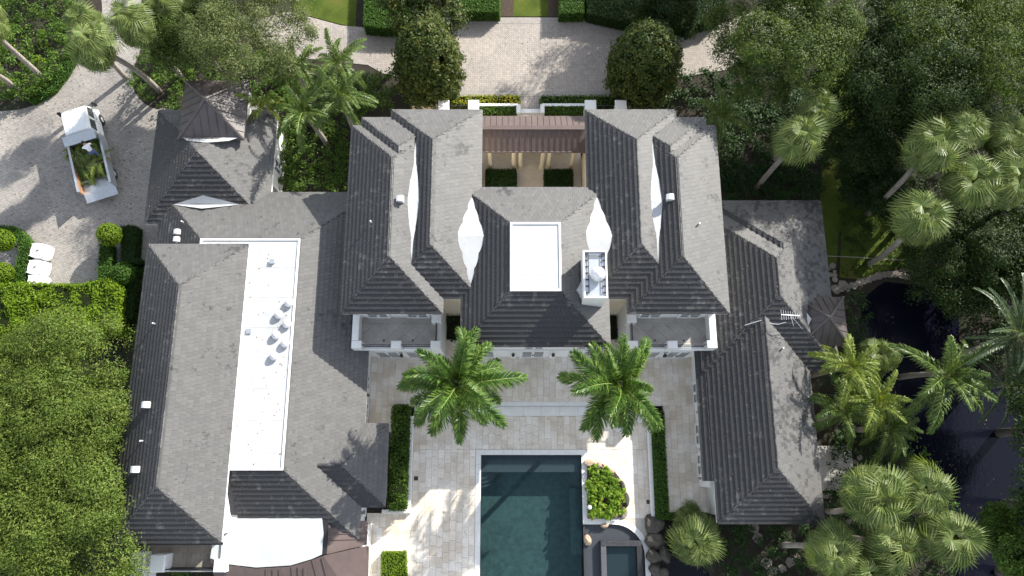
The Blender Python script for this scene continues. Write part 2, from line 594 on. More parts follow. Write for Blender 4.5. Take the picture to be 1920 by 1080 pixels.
M['leaf_magnolia'] = leaf_mat('magnolia_leaf', [(0.014, 0.03, 0.007), (0.03, 0.052, 0.01), (0.06, 0.08, 0.014), (0.13, 0.125, 0.022)], 0.2, 0.5)
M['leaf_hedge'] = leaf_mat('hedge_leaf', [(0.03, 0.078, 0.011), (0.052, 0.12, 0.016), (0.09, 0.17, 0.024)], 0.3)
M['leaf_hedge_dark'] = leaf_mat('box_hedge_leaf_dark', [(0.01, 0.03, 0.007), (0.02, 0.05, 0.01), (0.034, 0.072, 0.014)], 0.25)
M['leaf_lime'] = leaf_mat('lime_leaf', [(0.07, 0.13, 0.01), (0.13, 0.22, 0.014), (0.22, 0.3, 0.02)], 0.4)
M['leaf_shrub'] = leaf_mat('shrub_leaf', [(0.02, 0.05, 0.009), (0.045, 0.095, 0.013), (0.085, 0.15, 0.02), (0.13, 0.19, 0.03)], 0.35)
M['leaf_yellow'] = leaf_mat('croton_leaf', [(0.05, 0.1, 0.01), (0.13, 0.2, 0.02), (0.35, 0.31, 0.03), (0.5, 0.4, 0.05)], 0.35)
M['leaf_philo'] = leaf_mat('bright_ground_cover_leaf', [(0.04, 0.1, 0.01), (0.09, 0.18, 0.014), (0.17, 0.26, 0.022), (0.27, 0.34, 0.045)], 0.4)
M['frond'] = leaf_mat('palm_frond_green', [(0.026, 0.055, 0.013), (0.05, 0.098, 0.02), (0.09, 0.145, 0.032), (0.16, 0.21, 0.06)], 0.35, 0.35)
M['frond_royal'] = leaf_mat('royal_palm_frond', [(0.016, 0.05, 0.009), (0.038, 0.098, 0.014), (0.075, 0.15, 0.022), (0.17, 0.23, 0.05)], 0.35, 0.32)
M['frond_yellow'] = leaf_mat('palm_frond_yellow_green', [(0.045, 0.08, 0.01), (0.09, 0.14, 0.017), (0.16, 0.21, 0.03), (0.28, 0.29, 0.08)], 0.38, 0.35)
M['frond_blue'] = leaf_mat('date_palm_frond', [(0.016, 0.038, 0.018), (0.035, 0.07, 0.036), (0.062, 0.105, 0.058), (0.12, 0.16, 0.1)], 0.25, 0.35)
M['fan'] = leaf_mat('fan_palm_leaf', [(0.04, 0.075, 0.02), (0.085, 0.135, 0.035), (0.16, 0.21, 0.065), (0.33, 0.36, 0.17)], 0.4, 0.4)
M['rachis'] = plain('palm_rachis', (0.2, 0.23, 0.06), 0.5, 0.2, 3)
M['dead_frond'] = leaf_mat('dry_frond', [(0.1, 0.07, 0.035), (0.19, 0.14, 0.075), (0.3, 0.23, 0.13)], 0.25)
M['core'] = plain('hedge_inner_twigs', (0.012, 0.018, 0.006), 0.95, 0.3, 4, spec=0.05)

# ================================================================ SETTING
POND = [P(x, y) for x, y in [(1622, 560), (1660, 528), (1740, 538), (1800, 590), (1800, 640), (1850, 700), (1960, 730), (2080, 770), (2080, 1260), (1775, 1260), (1790, 1040), (1760, 905), (1712, 868), (1690, 800), (1640, 720), (1612, 640)]]
POND2 = [P(x, y) for x, y in [(1252, 1015), (1285, 1040), (1330, 1075), (1350, 1260), (1240, 1260)]]
PX0, PX1, PY1 = -2.02, 4.53, 0.63             # pool basin
SX1, SY1 = 8.4, -3.69                         # spa basin beside it
PY0 = -14.0
def ground_h(X, Y):
    h = 0.05 * np.sin(X * 0.31) * np.cos(Y * 0.23)
    h = h * 0.2 - 0.012
    for poly in (POND, POND2):                 # banks that run down smoothly under the water
        ins = in_poly_np(X, Y, poly)
        dist = np.full(X.shape, 1e9)
        for i in range(len(poly)):
            a, b = poly[i], poly[(i + 1) % len(poly)]
            ex, ey = b.x - a.x, b.y - a.y
            t = np.clip(((X - a.x) * ex + (Y - a.y) * ey) / max(ex * ex + ey * ey, 1e-9), 0, 1)
            dist = np.minimum(dist, np.hypot(X - a.x - t * ex, Y - a.y - t * ey))
        sd = np.where(ins, -dist, dist)
        k = np.clip((sd + 1.0) / 1.6, 0, 1)
        h = h * k - 0.75 * (1 - k * k * (3 - 2 * k))
    h = np.where((X > PX0 - 0.3) & (X < SX1 + 0.1) & (Y < PY1 + 0.3) & (Y > PY0), -2.6, h)
    return h
gx = np.concatenate([[-260, -150, -90, -60], np.arange(-46, 46.01, 0.5), [60, 90, 150, 260]])
gy = np.concatenate([[-240, -120, -60, -30], np.arange(-16, 44.01, 0.5), [60, 90, 150, 260]])
GX, GY = np.meshgrid(gx, gy)
GZ = ground_h(GX, GY)
nx = len(gx)
idx = np.arange(GX.size).reshape(GX.shape)
gq = np.stack([idx[:-1, :-1], idx[:-1, 1:], idx[1:, 1:], idx[1:, :-1]], -1).reshape(-1, 4)
tag(link(fast_mesh('ground', np.stack([GX, GY, GZ], -1), gq, M['ground']), 'ground'), 'dark planted earth and leaf litter around the house', kind='structure')

def sheet(name, pts, z, mat, th=0.0, smooth=0):
    pts = ccw(smooth_poly(pts, smooth) if smooth else pts)
    return tag(MB().prism(pts, z - max(th, 0.03), z).build(name, mat), kind='structure')

sheet('driveway', px_poly([(-160, 214), (0, 209), (60, 199), (105, 174), (128, 142), (146, 112), (152, 85), (176, 55), (192, 20), (190, -40), (258, -40), (264, 50), (263, 92), (251, 125), (248, 150), (254, 175), (272, 195), (296, 206), (330, 215), (330, 470), (290, 480), (262, 540), (-160, 540)]), 0.02, M['drive'], 0.1, 4)
sheet('forecourt', px_poly([(470, 40), (540, 22), (580, 32), (640, 48), (712, 54), (760, 58), (812, 62), (822, 33), (1164, 33), (1172, 55), (1240, 63), (1290, 58), (1345, 47), (1420, 20), (1470, -20), (1520, 20), (1440, 90), (1362, 131), (1290, 143), (1200, 150), (1155, 182), (1015, 182), (1015, 214), (975, 214), (975, 182), (836, 182), (770, 150), (716, 137), (690, 122), (600, 112), (500, 104)]), 0.02, M['court'], 0.1)
# straight border courses framing the herringbone field
fb = MB()
for a, b in (((822, 33), (1164, 44)), ((822, 170), (1164, 181))):
    p, q = P(*a), P(*b)
    fb.box(p.x, q.x, min(p.y, q.y), max(p.y, q.y), 0.0, 0.026)
for x in (828, 1148):
    p, q = P(x, 44), P(x, 170)
    fb.box(p.x - 0.0, p.x + 0.4, q.y + 0.003, p.y - 0.003, 0.0, 0.026)
tag(fb.build('forecourt_border', M['court_border']), kind='structure')
sheet('lawn', px_poly([(560, -60), (672, -60), (667, 50), (640, 46), (580, 30), (550, 15)]), 0.015, M['lawn'])
sheet('lawn', px_poly([(964, -60), (1028, -60), (1028, 31), (963, 31)]), 0.015, M['lawn'])
sheet('lawn', px_poly([(478, 95), (545, 108), (532, 142), (486, 138)]), 0.015, M['lawn'])
sheet('lawn', px_poly([(1545, 130), (1600, 180), (1606, 300), (1600, 400), (1572, 440), (1568, 500), (1550, 500), (1536, 378), (1543, 300)]), 0.015, M['lawn'])
sheet('lawn', px_poly([(1580, 385), (1720, 380), (1745, 505), (1690, 500), (1610, 524), (1574, 520)]), 0.016, M['lawn'])
sheet('mulch_bed', px_poly([(938, -60), (963, -60), (963, 31), (938, 31)]), 0.012, M['mulch'])
sheet('mulch_bed', px_poly([(1028, -60), (1049, -60), (1049, 31), (1028, 31)]), 0.012, M['mulch'])
# water
tag(MB().prism(ccw([p + (p - Vector((26, 2, 0))).normalized() * 0.9 for p in POND]), -0.8, -0.22).build('pond', M['pond']), 'dark still pond reflecting the sky beside the palms', kind='structure')
tag(MB().prism(ccw([p + (p - sum(POND2, Vector()) / len(POND2)).normalized() * 0.3 for p in POND2]), -0.8, -0.2).build('pond', M['pond']), 'small dark pool of pond water behind the boulders', kind='structure')

# ================================================================ POOL AND DECK
UZ, LZ = 0.45, 0.05
arc_c = Vector((6.5, SY1 - 1.9, 0))
ARC = [(arc_c.x + 1.9 * math.cos(t), arc_c.y + 1.9 * math.sin(t)) for t in [math.pi / 2 * (1 - i / 10) for i in range(11)]]   # top of the spa basin round to its right side
BAS = Vector((1.3, -4, 0))
pool = thing('swimming_pool', 'teal rectangular swimming pool with dark sun shelf and raised corner spa', 'swimming pool', BAS)
sh = MB()
def walls(mb, pts, z0, z1):
    n = len(pts)
    for i in range(n):
        a, b = pts[i], pts[(i + 1) % n]
        mb.add([(a[0], a[1], z0), (b[0], b[1], z0), (b[0], b[1], z1), (a[0], a[1], z1)], [(0, 1, 2, 3)])
walls(sh, [(PX0, PY1), (PX1, PY1), (PX1, PY0), (PX0, PY0)], -2.2, LZ)
sh.add([(PX0, PY0, -2.0), (PX1, PY0, -2.0), (PX1, PY1, -1.5), (PX0, PY1, -1.5)], [(0, 1, 2, 3)])
sh.build('pool_basin', M['pool_shell'], pool, off=BAS)
led = MB().box(PX0 + 0.003, PX1 - 0.003, -0.46, PY1 - 0.003, -1.9, -0.28)
led.build('sun_shelf', M['pool_ledge'], pool, off=BAS)
for sx, cx in ((1, PX0 + 0.003), (-1, PX1 - 0.003)):
    for k, r in enumerate((1.0, 0.75, 0.5)):
        pts = [(cx, -0.465)] + [(cx + sx * r * math.cos(t), -0.465 - r * math.sin(t)) for t in [math.pi / 2 * i / 10 for i in range(11)]]
        MB().prism(ccw(pts), -1.9, -0.95 + k * 0.2).build('pool_step', M['pool_ledge'], pool, off=BAS)
        lip = [(cx + sx * (r - 0.04) * math.cos(t), -0.465 - (r - 0.04) * math.sin(t), -0.935 + k * 0.2) for t in [math.pi / 2 * i / 10 for i in range(11)]]
        MB().tube(lip, 0.03, 4).build('step_edge', M['pool_shell'], pool, off=BAS)
bench = MB().box(PX1 - 0.75, PX1 - 0.004, -5.6, -1.5, -1.9, -0.7).box(PX1 - 0.75, PX1 - 0.004, -14, -7.6, -1.9, -0.7)
bench.build('pool_bench', M['pool_shell'], pool, off=BAS)
MB().add([(PX0, PY0, -0.03), (PX1, PY0, -0.03), (PX1, PY1, -0.03), (PX0, PY1, -0.03)], [(0, 1, 2, 3)]).build('water', M['pool_water'], pool, off=BAS)
# spa basin: a dark shallow shelf with the square spa standing in it
spb = MB()
spb.prism(ccw([(PX1 + 0.16, SY1), *ARC, (SX1, PY0), (PX1 + 0.16, PY0)]), -2.0, -0.14)
spb.build('spa_shelf', M['pool_ledge'], pool, off=BAS)
MB().box(PX1, PX1 + 0.16, PY0, SY1 - 0.003, -2.0, 0.0).build('weir_wall', M['mosaic'], pool, off=BAS)
sw = ccw([(PX1 + 0.16, SY1), *ARC, (SX1, PY0), (PX1 + 0.16, PY0)])
MB().add([(p[0], p[1], -0.05) for p in sw], [tuple(range(len(sw)))]).build('shelf_water', M['shelf_water'], pool, off=BAS)
qx0, qx1, qy0, qy1 = 5.6, 8.2, -8.2, -4.66
spa = MB()
for (a, b, c_, d) in ((qx0, qx1, qy1 - 0.34, qy1), (qx0, qx1, qy0, qy0 + 0.34), (qx0, qx0 + 0.34, qy0 + 0.342, qy1 - 0.342), (qx1 - 0.34, qx1, qy0 + 0.342, qy1 - 0.342)):
    spa.cham(a, b, c_, d, -0.9, 0.3, 0.02)
so = spa.build('spa', M['mosaic'], pool, off=BAS)
MB().box(qx0 + 0.345, qx1 - 0.345, qy0 + 0.345, qy1 - 0.345, -1.2, -0.35).build('spa_bench', M['pool_ledge'], so)
so.children[0].location = -BAS
MB().box(qx0 + 0.72, qx1 - 0.72, qy0 + 0.72, qy1 - 0.72, -1.2, -0.34).build('spa_floor', M['pool_shell'], so).location = -BAS
MB().add([(qx0 + 0.34, qy0 + 0.34, 0.22), (qx1 - 0.34, qy0 + 0.34, 0.22), (qx1 - 0.34, qy1 - 0.34, 0.22), (qx0 + 0.34, qy1 - 0.34, 0.22)], [(0, 1, 2, 3)]).build('spa_water', M['pool_water'], so).location = -BAS
lm = MB()
lm.lathe([(0.1, 0), (0.11, 0.02), (0.06, 0.03)], 12, (6.62, -6.3, -0.33))
lm.build('spa_light', M['white_trim'], so).location = -BAS
# pale coping, one stone after another
def coping_run(a, b, w, zt, step=0.6, th=0.07, name='coping_stone', parent=pool, off=BAS, side=1):
    a, b = Vector(a), Vector(b)
    d = (b - a)
    L_ = d.length
    d.normalize()
    n_ = Vector((-d.y, d.x)) * side
    k = max(1, round(L_ / step))
    for i in range(k):
        p = a + d * (L_ * i / k + 0.003)
        q = a + d * (L_ * (i + 1) / k - 0.003)
        MB().prism(ccw([p, q, q + n_ * w, p + n_ * w]), zt - th, zt + random.uniform(-0.002, 0.002)).build(name, M['coping'], parent, off=off)
CW = 0.34
coping_run((PX0 - CW, PY1), (PX1 + CW, PY1), CW, LZ + 0.03)
coping_run((PX0, PY1), (PX0, -9.0), CW, LZ + 0.03, side=-1)
coping_run((PX1, SY1), (PX1, PY1), CW, LZ + 0.03, side=-1)
coping_run((PX1 + 0.342, SY1), (ARC[0][0], SY1), CW, LZ + 0.03)
for i in range(10):
    a, b = Vector(ARC[i]), Vector(ARC[i + 1])
    n1 = (a - arc_c.xy).normalized() * CW
    n2 = (b - arc_c.xy).normalized() * CW
    MB().prism(ccw([a, b, b + n2, a + n1]), LZ - 0.04, LZ + 0.03).build('coping_stone', M['coping'], pool, off=BAS)
coping_run((SX1, ARC[-1][1]), (SX1, -9.0), CW, LZ + 0.03)

# paved deck: running-bond stones on a mortar bed, upper terrace three risers above the pool deck
PAVE = []
RECTS = [(-9.4, 12.15, 3.77, 8.2, UZ), (-9.4, -7.2, 1.2, 3.768, UZ), (9.95, 12.6, -2.95, 3.768, UZ),
         (-6.45, 8.85, PY1 + CW + 0.01, 3.14, LZ), (-6.45, PX0 - CW - 0.01, -13, PY1 + CW + 0.008, LZ), (PX1 + CW + 0.01, 8.85, SY1 + CW + 0.01, PY1 + CW + 0.008, LZ), (-9.3, -6.452, -13, -3.0, LZ)]
slab = MB()
for x0, x1, y0, y1, z in RECTS:
    slab.box(x0, x1, y0, y1, -0.3, z - 0.02)
tri = [(ARC[0][0] + 0.1, SY1 + CW), (8.85, SY1 + CW), (8.95, ARC[-1][1]), (8.75, ARC[-1][1])] + [tuple(Vector(p) + (Vector(p) - arc_c.xy).normalized() * CW) for p in ARC[::-1][1:-1]]
slab.prism(ccw(tri), -0.3, LZ - 0.001)
deck = tag(slab.build('pool_deck', M['slab']), 'pale travertine paving around the pool and along the house', kind='structure')
pw, pl = 0.41, 0.61
for x0, x1, y0, y1, z in RECTS:
    k = 0
    x = x0
    while x < x1 - 0.02:
        xe = min(x + pw, x1)
        y = y0 - pl * (0.5 if k % 2 else 0.0) - (0.2 if k % 3 == 0 else 0)
        while y < y1 - 0.02:
            ya, yb = max(y, y0), min(y + pl, y1)
            if yb - ya > 0.05 and xe - x > 0.05:
                PAVE.append((x, xe, ya, yb, z))
            y += pl
        x += pw
        k += 1
def big(p):
    return -((p[1] - p[0]) * (p[3] - p[2]) > 0.24) * 10 + abs((p[0] + p[1]) / 2 - 0.5) * 0.12 + abs((p[2] + p[3]) / 2 + 0.5) * 0.25
PAVE.sort(key=big)
unit = MB().cham(-(pw - 0.012) / 2, (pw - 0.012) / 2, -(pl - 0.012) / 2, (pl - 0.012) / 2, -0.03, 0.0, 0.006)
um = unit.build('paving_stone', M['travertine'])
ume = um.data
bpy.data.objects.remove(um)
rest = MB()
cnt = 0
for (x0, x1, y0, y1, z) in PAVE:
    h = random.uniform(-0.004, 0.004)
    if cnt < 300 and abs((x1 - x0) - pw) < 1e-3 and abs((y1 - y0) - pl) < 1e-3:
        link(ume, 'paving_stone', deck, ((x0 + x1) / 2, (y0 + y1) / 2, z + h))
        cnt += 1
    else:
        rest.cham(x0 + 0.006, x1 - 0.006, y0 + 0.006, y1 - 0.006, z - 0.03, z + h, 0.006)
tag(rest.build('paving_field', M['travertine'], deck), kind='stuff')
steps = MB()
ss = tag(MB().box(-6.45, 9.1, 3.14, 3.766, -0.2, 0.13).build('terrace_steps', M['slab']), 'three broad pale stone steps down to the pool deck', kind='structure')
for k, (ya, yb, z) in enumerate(((3.142, 3.45, 0.18), (3.45, 3.766, 0.315))):
    x = -6.44
    while x < 9.0:
        MB().cham(x + 0.003, min(x + 1.2, 9.09) - 0.003, ya + 0.002, yb - 0.002, 0.1, z, 0.015).build('step_tread', M['coping'], ss)
        x += 1.2
x = -6.44
while x < 9.0:
    MB().cham(x + 0.003, min(x + 1.2, 9.09) - 0.003, 3.77, 4.05, UZ - 0.1, UZ + 0.006, 0.015).build('step_tread', M['coping'], ss)
    x += 1.2
tag(MB().box(8.3, 8.85, 2.7, 3.1, 0, 0.5).build('step_pier', M['coping']), 'small white block at the end of the pool steps', 'pier')

# ================================================================ MANSION
MBASE = Vector((1.36, 10, 0))
mansion = thing('mansion', 'sprawling white mansion with grey tiled hip roofs around a courtyard', 'house', MBASE)
PITCH = 0.62
AX = 1.357
def mir(b):
    return (2 * AX - b[1], 2 * AX - b[0], *b[2:])
O1 = (-10.05, -4.08, 8.64, 20.67, 6.8)
O2 = (-9.45, -4.10, 15.5, 21.22, 6.8)
IN = (-7.6, -1.9, 9.55, 21.76, 6.8)
CE = (-2.98, 5.69, 6.68, 16.52, 6.8)
BL = {
    'west_outer': O1, 'west_step': O2, 'west_inner': IN,
    'east_outer': mir(O1), 'east_step': mir(O2), 'east_inner': mir(IN),
    'centre': CE,
    'wing': (-23.25, -9.05, -4.32, 17.58, 3.3),
    'tall': (-22.2, -16.1, -4.17, 13.06, 6.2),
    'garage': (-24.2, -16.06, 15.4, 23.58, 3.3),
    'bay': (-15.0, -7.6, -2.43, 2.44, 3.3),
    'right_north': (13.2, 20.4, 6.5, 16.94, 3.4),
    'right_mid': (11.92, 20.4, 5.7, 16.5, 3.4),
    'right_south': (12.2, 18.55, -3.37, 12.0, 3.4),
}
FLAT = {'centre': 2.92, 'wing': 4.07}
def depth(k):
    b = BL[k]
    return FLAT.get(k, min(b[1] - b[0], b[3] - b[2]) / 2)
def roof_h(k, x, y):
    x0, x1, y0, y1, ze = BL[k]
    d = min(x - x0, x1 - x, y - y0, y1 - y)
    if d < 0:
        return -9
    return ze + PITCH * min(d, depth(k))
def covered(k, x, y, z, tol=0.06):
    for q in BL:
        if q != k and roof_h(q, x, y) > z + tol:
            return True
    return False
TE, TW = 0.315, 0.25          # tile exposure up the slope, tile width
SL = math.sqrt(1 + PITCH * PITCH)
CAMV = Vector((0, 0, CAM_H))
tiles_near = []               # (distance, roof key, matrix) of whole tiles
fields = {}
def face_frames(k):
    x0, x1, y0, y1, ze = BL[k]
    d = depth(k)
    return [((x0, y1, ze), Vector((0, -1, 0)), Vector((1, 0, 0)), y1 - y0, d), ((x1, y0, ze), Vector((0, 1, 0)), Vector((-1, 0, 0)), y1 - y0, d),
            ((x0, y0, ze), Vector((1, 0, 0)), Vector((0, 1, 0)), x1 - x0, d), ((x1, y1, ze), Vector((-1, 0, 0)), Vector((0, -1, 0)), x1 - x0, d)]
def lay_tiles(k, o, u, inn, L_, d, mb_list, trapezoid=True, b_from=0.0):
    """rows of overlapping tiles on one roof plane; o eave start, u along the eave, inn the level direction towards the ridge"""
    o = Vector(o)
    w = Vector((inn.x, inn.y, PITCH)) / SL
    n = u.cross(w)
    s = d * SL
    ins = (d / s) if trapezoid else 0.0
    rows = int(math.ceil((s - b_from) / TE - 0.02))
    for r in range(rows):
        b0 = b_from + r * TE
        b1 = min(b0 + TE * 1.06, s)
        al0, ar0, al1, ar1 = b0 * ins, L_ - b0 * ins, b1 * ins, L_ - b1 * ins
        if trapezoid is False:
            al0 = al1 = 0
            ar0 = ar1 = L_
        t = al0 - (TW * 0.5 if r % 2 else 0.0) - random.uniform(0, 0.02)
        while t < ar0:
            t0, t1 = t + 0.003, t + TW - 0.003
            t += TW
            p0, p1 = max(t0, al0), min(t1, ar0)
            q0, q1 = max(t0, al1), min(t1, ar1)
            if p1 - p0 < 0.03:
                continue
            if q1 < q0:
                q0 = q1 = (q0 + q1) / 2
            c = o + u * ((p0 + p1) / 2) + w * ((b0 + b1) / 2)
            if covered(k, c.x, c.y, c.z, -0.03 if k.endswith('step') else 0.06):
                continue
            lift = random.uniform(0.0, 0.012)
            whole = (p1 - p0) > TW - 0.01 and (q1 - q0) > TW - 0.01 and b1 - b0 > TE
            if whole:
                m = Matrix((u, w, n)).transposed().to_4x4()
                m.translation = o + u * t0 + w * b0 + n * (lift * 0.5)
                tiles_near.append(((c - CAMV).length, k, m, len(mb_list), len(mb_list)))
            h0, h1 = 0.088 + lift, 0.022 + lift * 0.3
            vs = [o + u * p0 + w * b0 + n * h0, o + u * p1 + w * b0 + n * h0, o + u * q1 + w * b1 + n * h1, o + u * q0 + w * b1 + n * h1,
                  o + u * p0 + w * (b0 + 0.01) - n * 0.012, o + u * p1 + w * (b0 + 0.01) - n * 0.012]
            mb_list.append((vs, whole, (0.56 if inn.y > 0.5 else 0.6 if inn.x > 0.5 else 0.26 if k.startswith('right') else 0.08)))  # south and west slopes take extra growth colour to paint in shade
roofs = {}
for k in BL:
    x0, x1, y0, y1, ze = BL[k]
    d = depth(k)
    h = ze + PITCH * d - 0.012
    z0 = ze - 0.012
    pts = [(x0, y0, z0), (x1, y0, z0), (x1, y1, z0), (x0, y1, z0), (x0 + d, y0 + d, h), (x1 - d, y0 + d, h), (x1 - d, y1 - d, h), (x0 + d, y1 - d, h)]
    mb = MB().add(pts, [(0, 1, 5, 4), (1, 2, 6, 5), (2, 3, 7, 6), (3, 0, 4, 7)] + ([(4, 5, 6, 7)] if k in FLAT else []))
    r = mb.build('hip_roof', M['deck_felt'], mansion, off=MBASE)
    roofs[k] = r
    e = 0.002 * list(BL).index(k)
    fa = MB()
    for (a, b, c_, dd) in ((x0 + 0.01, x1 - 0.01, y0 + 0.01, y0 + 0.06), (x0 + 0.01, x1 - 0.01, y1 - 0.06, y1 - 0.01), (x0 + 0.01, x0 + 0.06, y0 + 0.062, y1 - 0.062), (x1 - 0.06, x1 - 0.01, y0 + 0.062, y1 - 0.062)):
        fa.box(a, b, c_, dd, ze - 0.24 - e, ze - 0.014 - e)
    fa.add([(x0 + 0.06, y0 + 0.06, ze - 0.235 - e), (x1 - 0.06, y0 + 0.06, ze - 0.235 - e), (x1 - 0.06, y1 - 0.06, ze - 0.235 - e), (x0 + 0.06, y1 - 0.06, ze - 0.235 - e)], [(3, 2, 1, 0)])
    fa.build('fascia', M['white_trim'], r, off=MBASE)
    lst = []
    for (o, u, inn, L_, dd) in face_frames(k):
        if k == 'bay' and inn.x > 0.5:
            continue
        lay_tiles(k, o, u, inn, L_, dd, lst)
    fields[k] = lst
# lower lip of the right wing's west slope, down to a slightly lower eave
ext = []
y_a, y_b, zz = -0.95, 7.0, 3.4 - PITCH * 0.62
lay_tiles('right_south', (12.2 - 0.62, y_b, zz), Vector((0, -1, 0)), Vector((1, 0, 0)), y_b - y_a, 0.63, ext, trapezoid=False)
fields['right_south'] += ext
MB().add([(11.58, y_a, zz - 0.012), (11.58, y_b, zz - 0.012), (12.3, y_b, 3.4 + 0.058 - 0.012), (12.3, y_a, 3.4 + 0.058 - 0.012)], [(3, 2, 1, 0)]).build('eave_deck', M['deck_felt'], roofs['right_south'], off=MBASE)
MB().box(11.59, 12.25, y_a + 0.004, y_b, zz - 0.22, zz - 0.03).build('fascia', M['white_trim'], roofs['right_south'], off=MBASE)
# the 300 tiles that show largest are objects of their own, the rest of each roof one field
tiles_near.sort(key=lambda q: q[0])
single = {}
for dist, k, m, i, _ in [q for q in tiles_near][:300]:
    single.setdefault(k, {})[i] = m
tm = MB()
tm.add([(0, 0, 0.092), (TW - 0.006, 0, 0.092), (TW - 0.006, TE * 1.06, 0.024), (0, TE * 1.06, 0.024), (0, 0.01, -0.012), (TW - 0.006, 0.01, -0.012), (TW - 0.006, TE * 1.06, 0.0), (0, TE * 1.06, 0.0)],
       [(0, 1, 2, 3), (4, 5, 1, 0), (5, 6, 2, 1), (6, 7, 3, 2), (7, 4, 0, 3), (7, 6, 5, 4)])
to = tm.build('roof_tile', M['tile'])
tmes = {}
for alg_shade in (0.56, 0.6, 0.26, 0.08):
    tmes[alg_shade] = to.data.copy()
    q_ = tmes[alg_shade].attributes.new('algae_shade', 'FLOAT', 'POINT')
    q_.data.foreach_set('value', [alg_shade] * len(tmes[alg_shade].vertices))
bpy.data.objects.remove(to)
MINV = Matrix.Translation(-MBASE)
for k, lst in fields.items():
    V, F = [], []
    AL = []
    for i, (vs, whole, alg_shade) in enumerate(lst):
        if i in single.get(k, {}):
            ob = link(tmes[alg_shade], 'roof_tile', roofs[k])
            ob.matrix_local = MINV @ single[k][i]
            continue
        b = len(V)
        V.extend([(p - MBASE)[:] for p in vs])
        AL += [alg_shade] * 6
        F += [(b, b + 1, b + 2, b + 3), (b + 4, b + 5, b + 1, b), (b + 4, b, b + 3, b + 3), (b + 5, b + 2, b + 1, b + 1)]
    me = bpy.data.meshes.new('tile_field')
    me.from_pydata(V, [], [tuple(dict.fromkeys(f)) for f in F])
    me.materials.append(M['tile'])
    me.attributes.new('algae_shade', 'FLOAT', 'POINT').data.foreach_set('value', AL)
    tag(link(me, 'tile_field', roofs[k]), kind='stuff')
# ridge and hip caps
for k in BL:
    x0, x1, y0, y1, ze = BL[k]
    d = depth(k)
    h = ze + PITCH * d
    A = [Vector(q) for q in ((x0 + d, y0 + d, h), (x1 - d, y0 + d, h), (x1 - d, y1 - d, h), (x0 + d, y1 - d, h))]
    Ec = [Vector(q) for q in ((x0, y0, ze), (x1, y0, ze), (x1, y1, ze), (x0, y1, ze))]
    lines = [(Ec[i], A[i], PITCH / math.sqrt(2)) for i in range(4)]
    if k not in FLAT:
        ra, rb = (A[0], A[2])
        lines.append((ra, rb, PITCH))
    mb = MB()
    for a, b, dr in lines:
        L_ = (b - a).length
        if L_ < 0.05:
            continue
        n_ = max(1, int(L_ / 0.33))
        hd = Vector((b.x - a.x, b.y - a.y, 0)).normalized()
        pr = Vector((-hd.y, hd.x, 0))
        for i in range(n_):
            p = a.lerp(b, i / n_)
            q = a.lerp(b, (i + 1) / n_)
            c = (p + q) / 2
            if covered(k, c.x, c.y, c.z, -0.03 if k.endswith('step') else 0.02):
                continue
            wd = 0.05
            up0, up1 = Vector((0, 0, 0.075)), Vector((0, 0, 0.06))
            dn = Vector((0, 0, -dr * wd))
            mb.add([p + up0, q + up1, p + pr * wd + up0 + dn, q + pr * wd + up1 + dn, p - pr * wd + up0 + dn, q - pr * wd + up1 + dn,
                    p + pr * wd + dn, p - pr * wd + dn], [(0, 1, 3, 2), (1, 0, 4, 5), (0, 2, 6), (0, 7, 4)])
    if mb.v:
        cp = tag(mb.build('ridge_caps', M['tile'], roofs[k], off=MBASE), kind='stuff')
        cp.data.attributes.new('algae_shade', 'FLOAT', 'POINT').data.foreach_set('value', [0.4] * len(mb.v))

# flat white roof tops with a raised rim
def flat_top(k, x0, x1, y0, y1, z):
    mb = MB()
    mb.box(x0, x1, y0, y1, z - 0.1, z + 0.05)
    o = mb.build('flat_roof', M['membrane'], roofs[k], off=MBASE)
    rm = MB()
    for (a, b, c_, dd) in ((x0 - 0.05, x1 + 0.05, y0 - 0.05, y0 + 0.07), (x0 - 0.05, x1 + 0.05, y1 - 0.07, y1 + 0.05), (x0 - 0.05, x0 + 0.07, y0 + 0.072, y1 - 0.072), (x1 - 0.07, x1 + 0.05, y0 + 0.072, y1 - 0.072)):
        rm.box(a, b, c_, dd, z - 0.05, z + 0.12)
    rm.build('roof_rim', M['white_trim'], roofs[k], off=MBASE)
    yy = y0 + 0.9
    while yy < y1 - 0.3:                       # welded laps of the membrane
        MB().box(x0 + 0.08, x1 - 0.08, yy, yy + 0.07, z + 0.04, z + 0.057).build('membrane_lap', M['membrane_seam'], roofs[k], off=MBASE)
        yy += 1.83 + random.uniform(-0.03, 0.03)
    return o
d = depth('centre')
flat_top('centre', CE[0] + d, CE[1] - d, CE[2] + d, CE[3] - d, 6.8 + PITCH * d)
W_ = BL['wing']
d = depth('wing')
flat_top('wing', W_[0] + d, W_[1] - d, W_[2] + d, W_[3] - d, 3.3 + PITCH * d)

